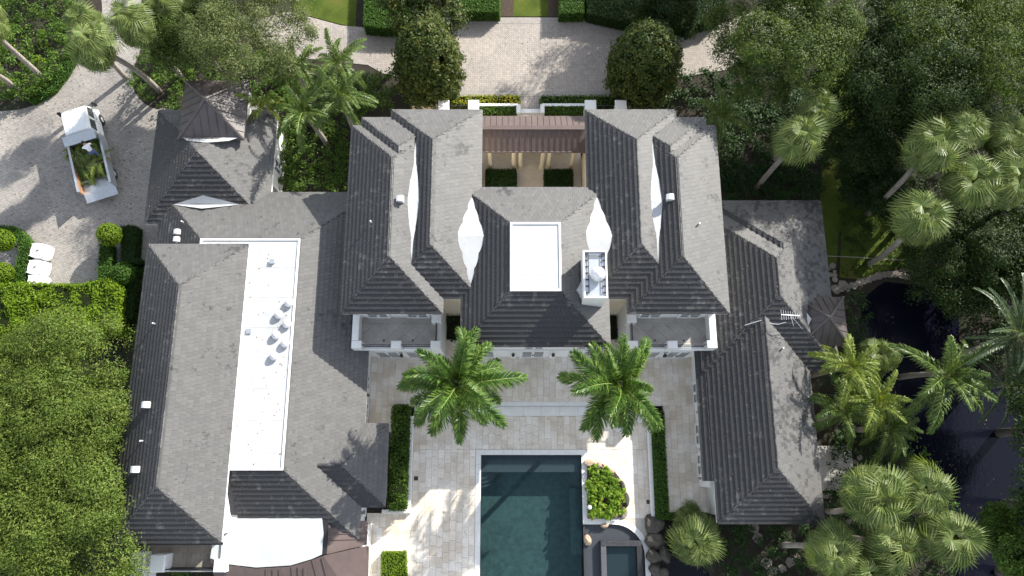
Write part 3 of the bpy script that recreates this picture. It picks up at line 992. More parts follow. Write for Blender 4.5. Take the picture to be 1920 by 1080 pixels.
# white crickets lying in the valleys: N, S, W, E points
def cricket(k, pn, ps, pw_, pe, name='valley_cricket'):
    n_, s_, w_, e_ = [Vector(q) for q in (pn, ps, pw_, pe)]
    up = Vector((0, 0, 0.06))
    mb = MB().add([n_ + up, s_ + up, w_ + up, e_ + up, n_ - up, s_ - up, w_ - up * 3, e_ - up * 3], [(0, 2, 3), (1, 3, 2), (0, 4, 6, 2), (2, 6, 5, 1), (1, 5, 7, 3), (3, 7, 4, 0)])
    mb.build(name, M['membrane'], roofs[k], off=MBASE)
for fx in (lambda x: x, lambda x: 2 * AX - x):
    xv, zv = -5.84, 6.8 + PITCH * (-4.08 + 5.84)
    hw = 0.36
    k = 'west_outer' if fx(0) == 0 else 'east_outer'
    a, b = (fx(xv - hw), 15.2, zv + hw * PITCH), (fx(xv + hw), 15.2, zv + hw * PITCH)
    if a[0] > b[0]:
        a, b = b, a
    cricket(k, (fx(xv), 19.25, zv), (fx(xv), 11.35, zv), a, b)
    xv, zv, hw = -2.44, 6.8 + PITCH * 0.54, 0.84
    a, b = (fx(xv - hw), 13.15, zv + hw * PITCH), (fx(xv + hw), 13.15, zv + hw * PITCH)
    if a[0] > b[0]:
        a, b = b, a
    cricket('centre', (fx(xv), 15.95, zv), (fx(xv), 10.15, zv), a, b)
# garage / wing valley (runs east-west)
yv = (15.4 + 17.58) / 2
zv = 3.3 + PITCH * (17.58 - 15.4) / 2
cricket('garage', (-20.0, yv + 0.45, zv + 0.5), (-20.0, yv - 0.45, zv + 0.5), (-22.1, yv, zv + 0.03), (-17.7, yv, zv + 0.03))

# ---- walls
def wall(x0, x1, y0, y1, z0, z1, mat='white_wall', name='wall'):
    return MB().box(x0, x1, y0, y1, z0, z1).build(name, M[mat], mansion, off=MBASE)
IS = 0.36
for i, k in enumerate(BL):
    x0, x1, y0, y1, ze = BL[k]
    s_ = IS + 0.004 * (i % 3)
    if k in ('west_inner', 'east_inner'):
        wall(x0 + s_, x1 - s_, y0 + s_, y1 - s_, 0, ze - 0.25 - 0.003 * i, 'cream_wall')
    elif k == 'bay':
        wall(-10, x1 - s_, y0 + s_, y1 - s_, 0, ze - 0.25 - 0.003 * i)
    else:
        wall(x0 + s_, x1 - s_, y0 + s_, y1 - s_, 0, ze - 0.25 - 0.003 * i)

# ---- french doors and windows: axis 'S' faces south, 'E' east, 'W' west
def opening(axis, a, b, pos, z0, z1, leaves=2, name='french_door', louver=False, bars=4):
    """a..b along the wall, pos the wall plane; a frame, leaves with panes and glazing bars"""
    def bx(mb, u0, u1, d0, d1, za, zb):
        if axis == 'S':
            mb.box(u0, u1, pos - d1, pos - d0, za, zb)
        elif axis == 'N':
            mb.box(u0, u1, pos + d0, pos + d1, za, zb)
        elif axis == 'E':
            mb.box(pos + d0, pos + d1, u0, u1, za, zb)
        else:
            mb.box(pos - d1, pos - d0, u0, u1, za, zb)
    fr = MB()
    bx(fr, a, a + 0.09, 0, 0.07, z0, z1)
    bx(fr, b - 0.09, b, 0, 0.07, z0, z1)
    bx(fr, a + 0.091, b - 0.091, 0, 0.07, z1 - 0.1, z1)
    bx(fr, a + 0.091, b - 0.091, 0, 0.09, z0, z0 + 0.05)
    f = fr.build(name, M['white_trim'], mansion, off=MBASE)
    lw = (b - a - 0.18) / leaves
    for i in range(leaves):
        u0 = a + 0.09 + i * lw
        pn = MB()
        bx(pn, u0 + 0.07, u0 + lw - 0.07, 0.005, 0.03, z0 + 0.16, z1 - 0.16)
        pn.build('pane', M['louver' if louver else 'glass'], f, off=MBASE)
        st = MB()
        bx(st, u0 + 0.005, u0 + 0.085, 0.004, 0.05, z0 + 0.06, z1 - 0.11)
        bx(st, u0 + lw - 0.085, u0 + lw - 0.005, 0.004, 0.05, z0 + 0.06, z1 - 0.11)
        for q in range(bars + 1):
            zb = z0 + 0.1 + (z1 - z0 - 0.28) * q / bars
            bx(st, u0 + 0.086, u0 + lw - 0.086, 0.004, 0.045, zb, zb + (0.045 if 0 < q < bars else 0.07))
        st.build('door_leaf' if 'door' in name else 'sash', M['white_trim'], f, off=MBASE)
    hd = MB()
    bx(hd, (a + b) / 2 - 0.06, (a + b) / 2 + 0.06, 0.05, 0.09, z0 + 0.95, z0 + 1.1)
    hd.build('handle', M['black_iron'], f, off=MBASE)
CS = CE[2] + IS          # south wall of the centre block, its face
for cx in (-1.9, AX, 4.6):
    opening('S', cx - 0.85, cx + 0.85, CS, UZ, 3.0)
for cx in (-1.9, AX, 4.6):
    opening('S', cx - 0.7, cx + 0.7, CS, 3.9, 5.9, name='window')
MB().box(CE[0] + IS - 0.02, CE[1] - IS + 0.02, CS - 0.09, CS - 0.002, 3.3, 3.55).box(CE[0] + IS - 0.04, CE[1] - IS + 0.04, CS - 0.14, CS - 0.003, 6.3, 6.5).build('string_course', M['white_trim'], mansion, off=MBASE)
def lantern(axis, u, pos, z):
    d_ = 0.22
    p = {'S': (u, pos - d_), 'E': (pos + d_, u), 'W': (pos - d_, u)}[axis]
    mb = MB()
    mb.lathe([(0.03, -0.3), (0.09, -0.24), (0.1, 0.1), (0.12, 0.13), (0.06, 0.24), (0.02, 0.32)], 8, (p[0], p[1], z))
    w0 = {'S': (u, pos), 'E': (pos, u), 'W': (pos, u)}[axis]
    mb.tube([(w0[0], w0[1], z - 0.05), (p[0], p[1], z + 0.3)], 0.02, 5)
    mb.build('wall_lantern', M['black_iron'], mansion, off=MBASE)
lantern('S', AX - 1.28, CS, 2.5)
lantern('S', AX + 1.28, CS, 2.5)
for (a, b, c_) in ((CE[0] + IS, CE[0] + IS + 0.3, 0), (AX - 1.45, AX - 1.1, 0), (AX + 1.1, AX + 1.45, 0), (CE[1] - IS - 0.3, CE[1] - IS, 0)):
    MB().box(a, b, CS - 0.1, CS - 0.004, UZ, 3.28).build('pilaster', M['white_trim'], mansion, off=MBASE)
# west wing east wall and right wing west wall
for ya in (5.2, 3.4):
    opening('E', ya - 0.55, ya + 0.55, -9.05 - IS, 0.9, 2.7, name='window')
lantern('E', 4.3, -9.05 - IS, 2.3)
opening('E', -3.2, -2.6, -9.05 - IS, 0.1, 2.3, 1)
RW = 12.2 + IS - 0.55
MB().box(RW, 12.7, -0.6, 8.0, 0, 2.8).build('wall', M['white_wall'], mansion, off=MBASE)
for ya in (4.55, 1.9, -0.0):
    opening('W', ya - 0.75, ya + 0.75, RW, UZ, 2.75)
lantern('W', 3.25, RW, 2.3)
lantern('W', 0.95, RW, 2.3)
MB().box(12.0, 12.5, -1.35, -0.9, 0.45, 2.9).build('corner_pier', M['white_wall'], mansion, off=MBASE)
# garage east wall openings and north-west tower
for ya in (18.2, 20.2):
    opening('E', ya - 0.55, ya + 0.55, -16.06 - IS + 0.004, 0.9, 2.6, name='window')

# ---- standing-seam metal roofs
def seam_face(mb_p, mb_s, a, b, c_, d_, n_):
    """quad a-b (eave) to d-c (top) with n_ seams running up it"""
    a, b, c_, d_ = [Vector(q) for q in (a, b, c_, d_)]
    mb_p.add([a, b, c_, d_], [(0, 1, 2, 3)] if (c_ - d_).length > 1e-6 else [(0, 1, 2)])
    nn = (b - a).cross(d_ - a).normalized()
    for i in range(1, n_):
        t = i / n_
        p = a.lerp(b, t)
        yield_top = None
        up = ((c_ + d_) / 2 - (a + b) / 2)
        # length up to the slanted sides
        e = (b - a)
        l = e.length
        tl = (d_ - a).dot(e.normalized()) / l
        tr = 1 - (b - c_).dot(e.normalized()) / l
        f = 1.0
        if t < tl and tl > 1e-6: f = t / tl
        if t > tr and tr < 1 - 1e-6: f = (1 - t) / (1 - tr)
        # perpendicular direction up the slope
        en = e.normalized()
        full = (d_ - a) - en * (d_ - a).dot(en)
        q = p + full * f
        wv = en * 0.018
        mb_s.add([p - wv, p + wv, q + wv, q - wv, p - wv + nn * 0.045, p + wv + nn * 0.045, q + wv + nn * 0.045, q - wv + nn * 0.045],
                 [(4, 5, 6, 7), (0, 1, 5, 4), (1, 2, 6, 5), (2, 3, 7, 6), (3, 0, 4, 7)])
def pyramid_roof(x0, x1, y0, y1, ze, za, mat, n_=7, ov=0.0):
    mp, ms = MB(), MB()
    ap = ((x0 + x1) / 2, (y0 + y1) / 2, za)
    cs = [(x0, y0, ze), (x1, y0, ze), (x1, y1, ze), (x0, y1, ze)]
    for i in range(4):
        seam_face(mp, ms, cs[i], cs[(i + 1) % 4], ap, ap, n_) if False else list(_seams(mp, ms, cs[i], cs[(i + 1) % 4], ap, ap, n_))
    for q in cs:
        ms.tube([Vector(q) + Vector((0, 0, 0.02)), Vector(ap) + Vector((0, 0, 0.03))], 0.09, 5)
    r = mp.build('metal_roof', M[mat], mansion, off=MBASE)
    ms.build('standing_seams', M[mat], r, off=MBASE)
    MB().box(x0 + 0.01, x1 - 0.01, y0 + 0.01, y1 - 0.01, ze - 0.18, ze - 0.012).build('fascia', M[mat], r, off=MBASE)
    return r
def _seams(mp, ms, a, b, c_, d_, n_):
    g = seam_face(mp, ms, a, b, c_, d_, n_)
    if g is not None:
        for q in g:
            yield q
pyramid_roof(-21.78, -17.52, 20.62, 24.88, 5.05, 6.5, 'dark_metal_roof', 8)
wall(-21.48, -17.82, 20.92, 24.58, 0, 4.87)
pyramid_roof(17.75, 20.85, 7.16, 10.26, 4.2, 5.42, 'dark_metal_roof', 7)
wall(18.05, 20.55, 7.46, 9.96, 0, 4.02)
# white membranes tucked behind the two little metal roofs
MB().add([(-21.5, 20.75, 5.1), (-17.8, 20.75, 5.1), (-18.3, 20.35, 5.42), (-19.65, 20.15, 5.58), (-21.0, 20.35, 5.42), (-21.5, 20.75, 4.6), (-17.8, 20.75, 4.6)], [(0, 4, 3, 2, 1), (0, 1, 6, 5)]).build('valley_cricket', M['membrane'], roofs['garage'], off=MBASE)
MB().add([(18.1, 9.2, 4.87), (18.1, 8.2, 4.87), (18.45, 8.72, 4.82)], [(0, 1, 2)]).build('valley_cricket', M['membrane'], roofs['right_mid'], off=MBASE)

# ---- courtyard walkway roof
mp, ms = MB(), MB()
cx0, cx1 = -2.2, 4.93
yS, yN, yR, zE, zR = 20.5, 23.1, 21.85, 3.5, 4.25
list(_seams(mp, ms, (cx0, yS, zE), (cx1, yS, zE), (cx1, yR, zR), (cx0, yR, zR), 18))
list(_seams(mp, ms, (cx1, yN, zE), (cx0, yN, zE), (cx0, yR, zR), (cx1, yR, zR), 18))
ms.box(cx0, cx1, yR - 0.14, yR + 0.14, zR - 0.02, zR + 0.05)
wr = mp.build('walkway_roof', M['copper'], mansion, off=MBASE)
ms.build('standing_seams', M['copper'], wr, off=MBASE)
MB().box(cx0 + 0.003, cx1 - 0.003, yS - 0.08, yS + 0.02, zE - 0.12, zE + 0.0).build('gutter', M['copper'], wr, off=MBASE)
MB().box(cx0, cx1, yS + 0.12, yS + 0.5, 3.05, 3.36).build('beam', M['cream_wall'], mansion, off=MBASE)
MB().box(cx0, cx1, yN - 0.5, yN - 0.2, 0, 3.36).build('wall', M['cream_wall'], mansion, off=MBASE)
for cx in (-1.55, 0.12, 0.6, 2.15, 2.62, 4.25):
    MB().lathe([(0.24, 0), (0.24, 0.12), (0.17, 0.2), (0.15, 2.7), (0.2, 2.86), (0.24, 2.92), (0.24, 3.05)], 14, (cx, yS + 0.3, 0.05)).build('column', M['cream_wall'], mansion, smooth=False, off=MBASE)

# ---- balconies over the side pavilions' south doors
def balcony(x0, x1, solid_left):
    """x0..x1 outer edges; the solid parapet is on one side, an open rail on the other"""
    yS_, yN_ = 6.9, 8.64 + IS
    zf = 4.0
    bl = MB().box(x0 + 0.1, x1 - 0.1, yS_ + 0.1, yN_ - 0.002, 0, zf).build('balcony', M['white_wall'], mansion, off=MBASE)
    # diagonal floor tiles, each trimmed to the floor
    fx0, fx1, fy0, fy1 = x0 + 0.32, x1 - 0.32, yS_ + 0.3, yN_ - 0.05
    S = 0.62
    import itertools
    for i, j in itertools.product(range(-14, 15), range(-14, 15)):
        c_ = Vector(((x0 + x1) / 2 + (i + j) * S / math.sqrt(2), 7.9 + (i - j) * S / math.sqrt(2)))
        h = S / math.sqrt(2) - 0.012
        poly = [(c_.x + h, c_.y), (c_.x, c_.y + h), (c_.x - h, c_.y), (c_.x, c_.y - h)]
        for (ax_, lim, sg) in ((0, fx0, 1), (0, fx1, -1), (1, fy0, 1), (1, fy1 - 0.35, -1)):
            out = []
            for q in range(len(poly)):
                a, b = poly[q], poly[(q + 1) % len(poly)]
                ia, ib = (a[ax_] - lim) * sg >= 0, (b[ax_] - lim) * sg >= 0
                if ia: out.append(a)
                if ia != ib:
                    t = (lim - a[ax_]) / (b[ax_] - a[ax_])
                    out.append((a[0] + (b[0] - a[0]) * t, a[1] + (b[1] - a[1]) * t))
            poly = out
            if not poly: break
        if len(poly) >= 3:
            ar = abs(sum(poly[q][0] * poly[(q + 1) % len(poly)][1] - poly[(q + 1) % len(poly)][0] * poly[q][1] for q in range(len(poly)))) / 2
            if ar > 0.01:
                MB().prism(ccw(poly), zf + 0.004, zf + 0.03 + random.uniform(0, 0.004)).build('floor_tile', M['balcony_tile'], bl, off=MBASE)
    MB().box(fx0, fx1, fy1 - 0.34, fy1, zf + 0.004, zf + 0.028).build('threshold', M['balcony_tile'], bl, off=MBASE)
    pz = 4.9
    par = MB()
    if solid_left:
        par.cham(x0, x0 + 0.42, yS_ + 0.47, yN_ - 0.003, zf - 0.2, pz - 0.02)
    else:
        par.cham(x1 - 0.42, x1, yS_ + 0.47, yN_ - 0.003, zf - 0.2, pz - 0.02)
    par.build('parapet', M['white_trim'], bl, off=MBASE)
    for a, b in ((x0, x0 + 0.62), ((x0 + x1) / 2 - 0.31, (x0 + x1) / 2 + 0.31), (x1 - 0.62, x1)):
        MB().cham(a, b, yS_, yS_ + 0.46, zf - 0.1, pz).build('pier', M['white_trim'], bl, off=MBASE)
    MB().cham(x0 + 0.05, x1 - 0.05, yS_ + 0.03, yS_ + 0.4, zf - 0.35, zf + 0.06).build('cornice', M['white_trim'], bl, off=MBASE)
    oc = x1 if solid_left else x0
    MB().cham(min(oc, oc - 0.6 if solid_left else oc + 0.6), max(oc, oc - 0.6 if solid_left else oc + 0.6), yN_ - 0.5, yN_ - 0.01, zf - 0.1, pz).build('pier', M['white_trim'], bl, off=MBASE)
    rl = MB()
    for a, b in ((x0 + 0.62, (x0 + x1) / 2 - 0.31), ((x0 + x1) / 2 + 0.31, x1 - 0.62)):
        rl.box(a, b, yS_ + 0.2, yS_ + 0.25, pz - 0.16, pz - 0.11)
        rl.box(a, b, yS_ + 0.2, yS_ + 0.25, zf + 0.12, zf + 0.15)
        n_ = int((b - a) / 0.11)
        for i in range(n_):
            xx = a + (b - a) * (i + 0.5) / n_
            rl.box(xx - 0.012, xx + 0.012, yS_ + 0.213, yS_ + 0.237, zf + 0.15, pz - 0.16)
    xr = oc - 0.32 if solid_left else oc + 0.32
    rl.box(xr - 0.025, xr + 0.025, yS_ + 0.46, yN_ - 0.5, pz - 0.16, pz - 0.11)
    for i in range(12):
        yy = yS_ + 0.5 + i * 0.105
        rl.box(xr - 0.012, xr + 0.012, yy, yy + 0.024, zf + 0.06, pz - 0.16)
    rl.build('railing', M['black_iron'], bl, off=MBASE)
    for cx in (x0 + 1.5, x1 - 1.5):
        opening('S', cx - 0.75, cx + 0.75, yN_ - 0.003, zf + 0.06, 6.3)
    for cx in (x0 + 1.75, x1 - 1.75):
        opening('S', cx - 0.85, cx + 0.85, yS_ + 0.098, UZ, 3.0)
    lantern('S', (x0 + x1) / 2, yS_ + 0.1, 2.5)
    MB().lathe([(0.06, 0), (0.06, 0.02)], 10, ((x0 + x1) / 2 - 0.9, yS_ + 0.62, zf + 0.03)).lathe([(0.06, 0), (0.06, 0.02)], 10, ((x0 + x1) / 2 + 0.9, yS_ + 0.62, zf + 0.03)).build('floor_drain', M['black_iron'], bl, off=MBASE)
balcony(-9.8, -4.35, True)
balcony(2 * AX + 4.35, 2 * AX + 9.8, False)

# ---- chimney block with dome cowl
ch = MB().box(4.0, 5.25, 8.95, 11.6, 6.9, 9.55).build('chimney', M['white_wall'], mansion, off=MBASE)
rim = MB()
for (a, b, c_, dd) in ((3.96, 5.29, 8.91, 9.0), (3.96, 5.29, 11.55, 11.64), (3.96, 4.05, 9.002, 11.548), (5.2, 5.29, 9.002, 11.548)):
    rim.box(a, b, c_, dd, 9.45, 9.74)
rim.build('chimney_rim', M['white_trim'], ch, off=MBASE)
MB().box(4.06, 5.19, 9.01, 11.54, 9.5, 9.62).build('chimney_top', M['steel'], ch, off=MBASE)
MB().lathe([(0.3, 0), (0.3, 0.25), (0.42, 0.3), (0.42, 0.42), (0.36, 0.6), (0.2, 0.76), (0.03, 0.82)], 18, (4.72, 10.2, 9.6)).build('chimney_cowl', M['vent'], ch, smooth=True, off=MBASE)
br = MB()
for i in range(7):
    yy = 9.2 + i * 0.37
    br.box(4.052, 4.24, yy, yy + 0.05, 9.68, 9.73)
    br.box(5.0, 5.198, yy, yy + 0.05, 9.68, 9.73)
br.box(4.24, 4.27, 9.15, 11.5, 9.68, 9.74).box(4.98, 4.999, 9.15, 11.5, 9.68, 9.74).box(4.1, 5.15, 11.3, 11.34, 9.68, 9.74)
br.build('rim_bracket', M['black_iron'], ch, off=MBASE)
MB().add([(4.0, 10.35, 7.9), (4.0, 9.0, 7.75), (3.62, 9.75, 8.05), (4.0, 9.75, 8.35)], [(0, 3, 2), (2, 3, 1), (0, 2, 1)]).build('valley_cricket', M['membrane'], ch, off=MBASE)

# ---- roof vents
def box_vent(x, y, k, s=0.36, h=0.5):
    z = max(roof_h(q, x, y) for q in BL)
    mb = MB().box(x - s / 2, x + s / 2, y - s / 2.4, y + s / 2.4, z - 0.2, z + h - 0.15)
    n_ = 8
    prof = [(-s / 2 - 0.06, 0), (-s / 2 - 0.04, 0.1), (-s / 4, 0.17), (0, 0.19), (s / 4, 0.17), (s / 2 + 0.04, 0.1), (s / 2 + 0.06, 0)]
    vs = [(x + a, y - s / 2, z + h - 0.15 + b) for a, b in prof] + [(x + a, y + s / 2, z + h - 0.15 + b) for a, b in prof]
    m_ = len(prof)
    fs = [tuple(range(m_)), tuple(range(2 * m_ - 1, m_ - 1, -1))] + [(i, m_ + i, m_ + (i + 1) % m_, (i + 1) % m_) for i in range(m_)]
    mb.add(vs, fs)
    mb.build('box_vent', M['vent'], roofs[k], off=MBASE)
def at_roof(px, py, k):
    z = BL[k][4] + 1
    for _ in range(12):
        p = P(px, py, z)
        z = max(roof_h(k, p.x, p.y), BL[k][4])
    return P(px, py, z)
for px_, py_, k, s_ in ((337, 438, 'wing', 0.3), (336, 452, 'wing', 0.3), (280, 760, 'tall', 0.36), (260, 880, 'tall', 0.36), (752, 377, 'west_outer', 0.34), (1254, 374, 'east_outer', 0.34)):
    p = at_roof(px_, py_, k)
    box_vent(p.x, p.y, k, s_)
for px_, py_ in ((545, 570), (526, 592), (541, 609), (521, 630), (538, 645), (517, 669)):
    p = P(px_, py_, 5.72)
    mb = MB().lathe([(0.34, -0.02), (0.33, 0.03), (0.16, 0.06), (0.15, 0.3), (0.26, 0.33), (0.27, 0.38), (0.2, 0.5), (0.1, 0.57), (0.02, 0.59)], 16, (p.x, p.y, 5.7))
    mb.build('mushroom_vent', M['vent'], roofs['wing'], smooth=False, off=MBASE)
for px_, py_, kk in ((514, 492, 0.3), (470, 622, 0.22)):
    p = P(px_, py_, 5.72)
    MB().box(p.x - 0.12, p.x + 0.12, p.y - 0.1, p.y + 0.1, 5.68, 5.7 + kk).box(p.x - 0.2, p.x + 0.1, p.y - 0.16, p.y + 0.14, 5.701 + kk, 5.74 + kk).build('roof_outlet', M['steel'], roofs['wing'], off=MBASE)
for px_, py_, k in ((697, 418, 'west_outer'), (1309, 422, 'east_outer'), (292, 608, 'tall'), (269, 827, 'tall'), (345, 418, 'wing'), (1465, 654, 'right_south')):
    p = at_roof(px_, py_, k)
    MB().tube([p - Vector((0, 0, 0.1)), p + Vector((0, 0, 0.38))], 0.05, 8).build('vent_pipe', M['vent'], roofs[k], off=MBASE)
# ---- television aerial lying on the right wing
an = MB()
pA = P(1465, 590, 6.2)
pB = P(1500, 592, 6.2)
an.tube([pA, pB], 0.022, 5)
for i in range(9):
    q = pA.lerp(pB, i / 8)
    an.tube([q + Vector((0, 0.32 - i * 0.02, 0)), q - Vector((0, 0.32 - i * 0.02, 0))], 0.012, 4)
foot = at_roof(1488, 612, 'right_mid')
an.tube([(pA + pB) / 2, foot], 0.02, 5)
an.tube([(pA + pB) / 2, foot + Vector((0.6, -0.2, -0.1))], 0.016, 4)
cab = [at_roof(x, y, 'right_mid') + Vector((0, 0, 0.16)) for x, y in ((1395, 611), (1410, 606), (1428, 601), (1445, 608), (1458, 609), (1472, 605))]
an.tube(cab, 0.018, 4)
an.build('television_aerial', M['vent'], roofs['right_mid'], off=MBASE)

# ---- south-west bay: white membrane with a brown standing-seam skirt, and a balcony
mpts = [(425, 955), (520, 958), (603, 968), (606, 1000), (603, 1040), (585, 1048), (545, 1060), (480, 1064), (430, 1058), (394, 1047), (398, 1020), (415, 1000)]
mw = [P(x, y, 4.2) for x, y in mpts]
bayr = MB().prism(ccw(mw), 3.7, 4.2).build('bay_roof', M['membrane_slack'], mansion, off=MBASE)
MB().box(-16.35, -11.3, -5.0, -2.0, 0, 3.7).build('wall', M['white_wall'], mansion, off=MBASE)
MB().box(P(603, 1000, 4.2).x + 0.0, P(603, 1000, 4.2).x + 0.32, P(0, 1040, 4.2).y, P(0, 966, 4.2).y, 3.5, 4.12).build('dark_gutter', M['black_iron'], bayr, off=MBASE)
def skirt(inner, outer, n_each):
    mp, ms = MB(), MB()
    for i in range(len(inner) - 1):
        list(_seams(mp, ms, outer[i], outer[i + 1], inner[i + 1], inner[i], n_each[i]))
    r = mp.build('skirt_roof', M['copper'], bayr, off=MBASE)
    ms.build('standing_seams', M['copper'], bayr, off=MBASE)
low = [P(x, y, 4.16) for x, y in ((394, 1049), (430, 1060), (480, 1066), (545, 1062), (585, 1050), (606, 1042))]
lowo = [P(x, y, 3.3) for x, y in ((415, 1140), (450, 1140), (490, 1140), (540, 1140), (590, 1138), (660, 1120))]
skirt(low, lowo, [3, 3, 4, 4, 4])
i1, i2 = P(610, 1040, 4.0), P(610, 972, 4.0)
o1, o2 = P(688, 1021, 3.2), P(690, 977, 3.2)
skirt([i1, i2], [o1, o2], [4])
i3 = P(606, 1042, 4.16)
skirt([i3, P(686, 1024, 3.5)], [P(660, 1120, 3.3), P(690, 1120, 2.9)], [3])
skirt([P(660, 1120, 3.25), P(686, 1024, 3.47)], [P(690, 1122, 2.88), P(692, 1024, 2.86)], [4])
MB().box(-11.0, -8.95, -9, -3.6, 0, 2.8).build('wall', M['white_wall'], mansion, off=MBASE)
# balcony below the tall block's south eave
t = BL['tall']
bb = MB().box(-21.6, -16.7, -6.05, -3.85, 0, 3.6).build('balcony', M['white_wall'], mansion, off=MBASE)
yy = -6.0
i = 0
while yy < -4.3:
    xx = -21.5 - (0.25 if i % 2 else 0)
    while xx < -16.8:
        a, b = max(xx, -21.5), min(xx + 0.5, -16.8)
        if b - a > 0.06:
            MB().box(a + 0.005, b - 0.005, yy, yy + 0.49, 3.604, 3.63 + random.uniform(0, 0.003)).build('floor_tile', M['flagstone'], bb, off=MBASE)
        xx += 0.5
    yy += 0.5
    i += 1
for a, b, c_, dd, z in ((-21.9, -21.1, -7.5, -4.9, 4.35), (-20.7, -19.85, -5.95, -5.0, 4.6), (-17.05, -16.35, -5.95, -5.25, 4.6)):
    MB().cham(a, b, c_, dd, 2.8, z, 0.04).build('pier', M['white_trim'], bb, off=MBASE)
MB().box(-16.75, -16.4, -5.25, -4.0, 3.4, 4.4).build('parapet', M['white_trim'], bb, off=MBASE)
rl = MB().box(-19.85, -17.05, -5.85, -5.78, 4.38, 4.44).box(-19.85, -17.05, -5.85, -5.78, 3.7, 3.74)
for i in range(26):
    xx = -19.8 + i * 0.107
    rl.box(xx, xx + 0.024, -5.83, -5.805, 3.74, 4.38)
rl.build('railing', M['black_iron'], bb, off=MBASE)
MB().box(t[0] - 0.05, t[1] + 0.05, t[2] - 0.14, t[2] - 0.004, t[4] - 0.2, t[4] - 0.06).build('gutter', M['black_iron'], roofs['tall'], off=MBASE)

# ================================================================ VEGETATION
def unit_rows(a):
    return a / np.maximum(np.linalg.norm(a, axis=1, keepdims=True), 1e-9)

def leaves_mesh(name, C, Nrm, size, mat, aspect=0.55, jitter=0.35, base=(0, 0, 0), axis=None):
    """one diamond leaf at each point, its face turned to Nrm"""
    n = len(C)
    A = RNG.normal(size=(n, 3)) * (0.75 if axis is not None else 1.0)
    if axis is not None:              # sprays: leaves point outwards from their twig
        A = A + axis
    D = unit_rows(A - Nrm * np.sum(A * Nrm, axis=1, keepdims=True))
    S = np.cross(Nrm, D)
    L_ = size * (1 + jitter * (RNG.random((n, 1)) * 2 - 1))
    Wd = L_ * aspect
    C = C - np.array(base)
    fold = Nrm * Wd * 0.16
    V = np.stack([C - D * L_ / 2, C + S * Wd / 2 + fold - D * L_ * 0.08, C + D * L_ / 2 - Nrm * L_ * 0.1, C - S * Wd / 2 + fold - D * L_ * 0.08], 1).reshape(-1, 3)
    Q = np.arange(4 * n).reshape(n, 4)
    return fast_mesh(name, V, Q, mat)

def clump_leaves(centres, outward, radii, per, flat=0.75, up=0.7):
    """leaf points and normals for round leafy clumps"""
    n = len(centres)
    C = np.repeat(centres, per, axis=0)
    O = np.repeat(outward, per, axis=0)
    R = np.repeat(radii, per)[:, None]
    G = unit_rows(RNG.normal(size=(n * per, 3)))
    rr = RNG.random((n * per, 1)) ** 0.45
    off = G * rr * R
    off[:, 2] *= flat
    Nn = unit_rows(G * 0.75 + O * 0.35 + np.array([0, 0, up]) + RNG.normal(size=G.shape) * 0.45)
    return C + off, Nn

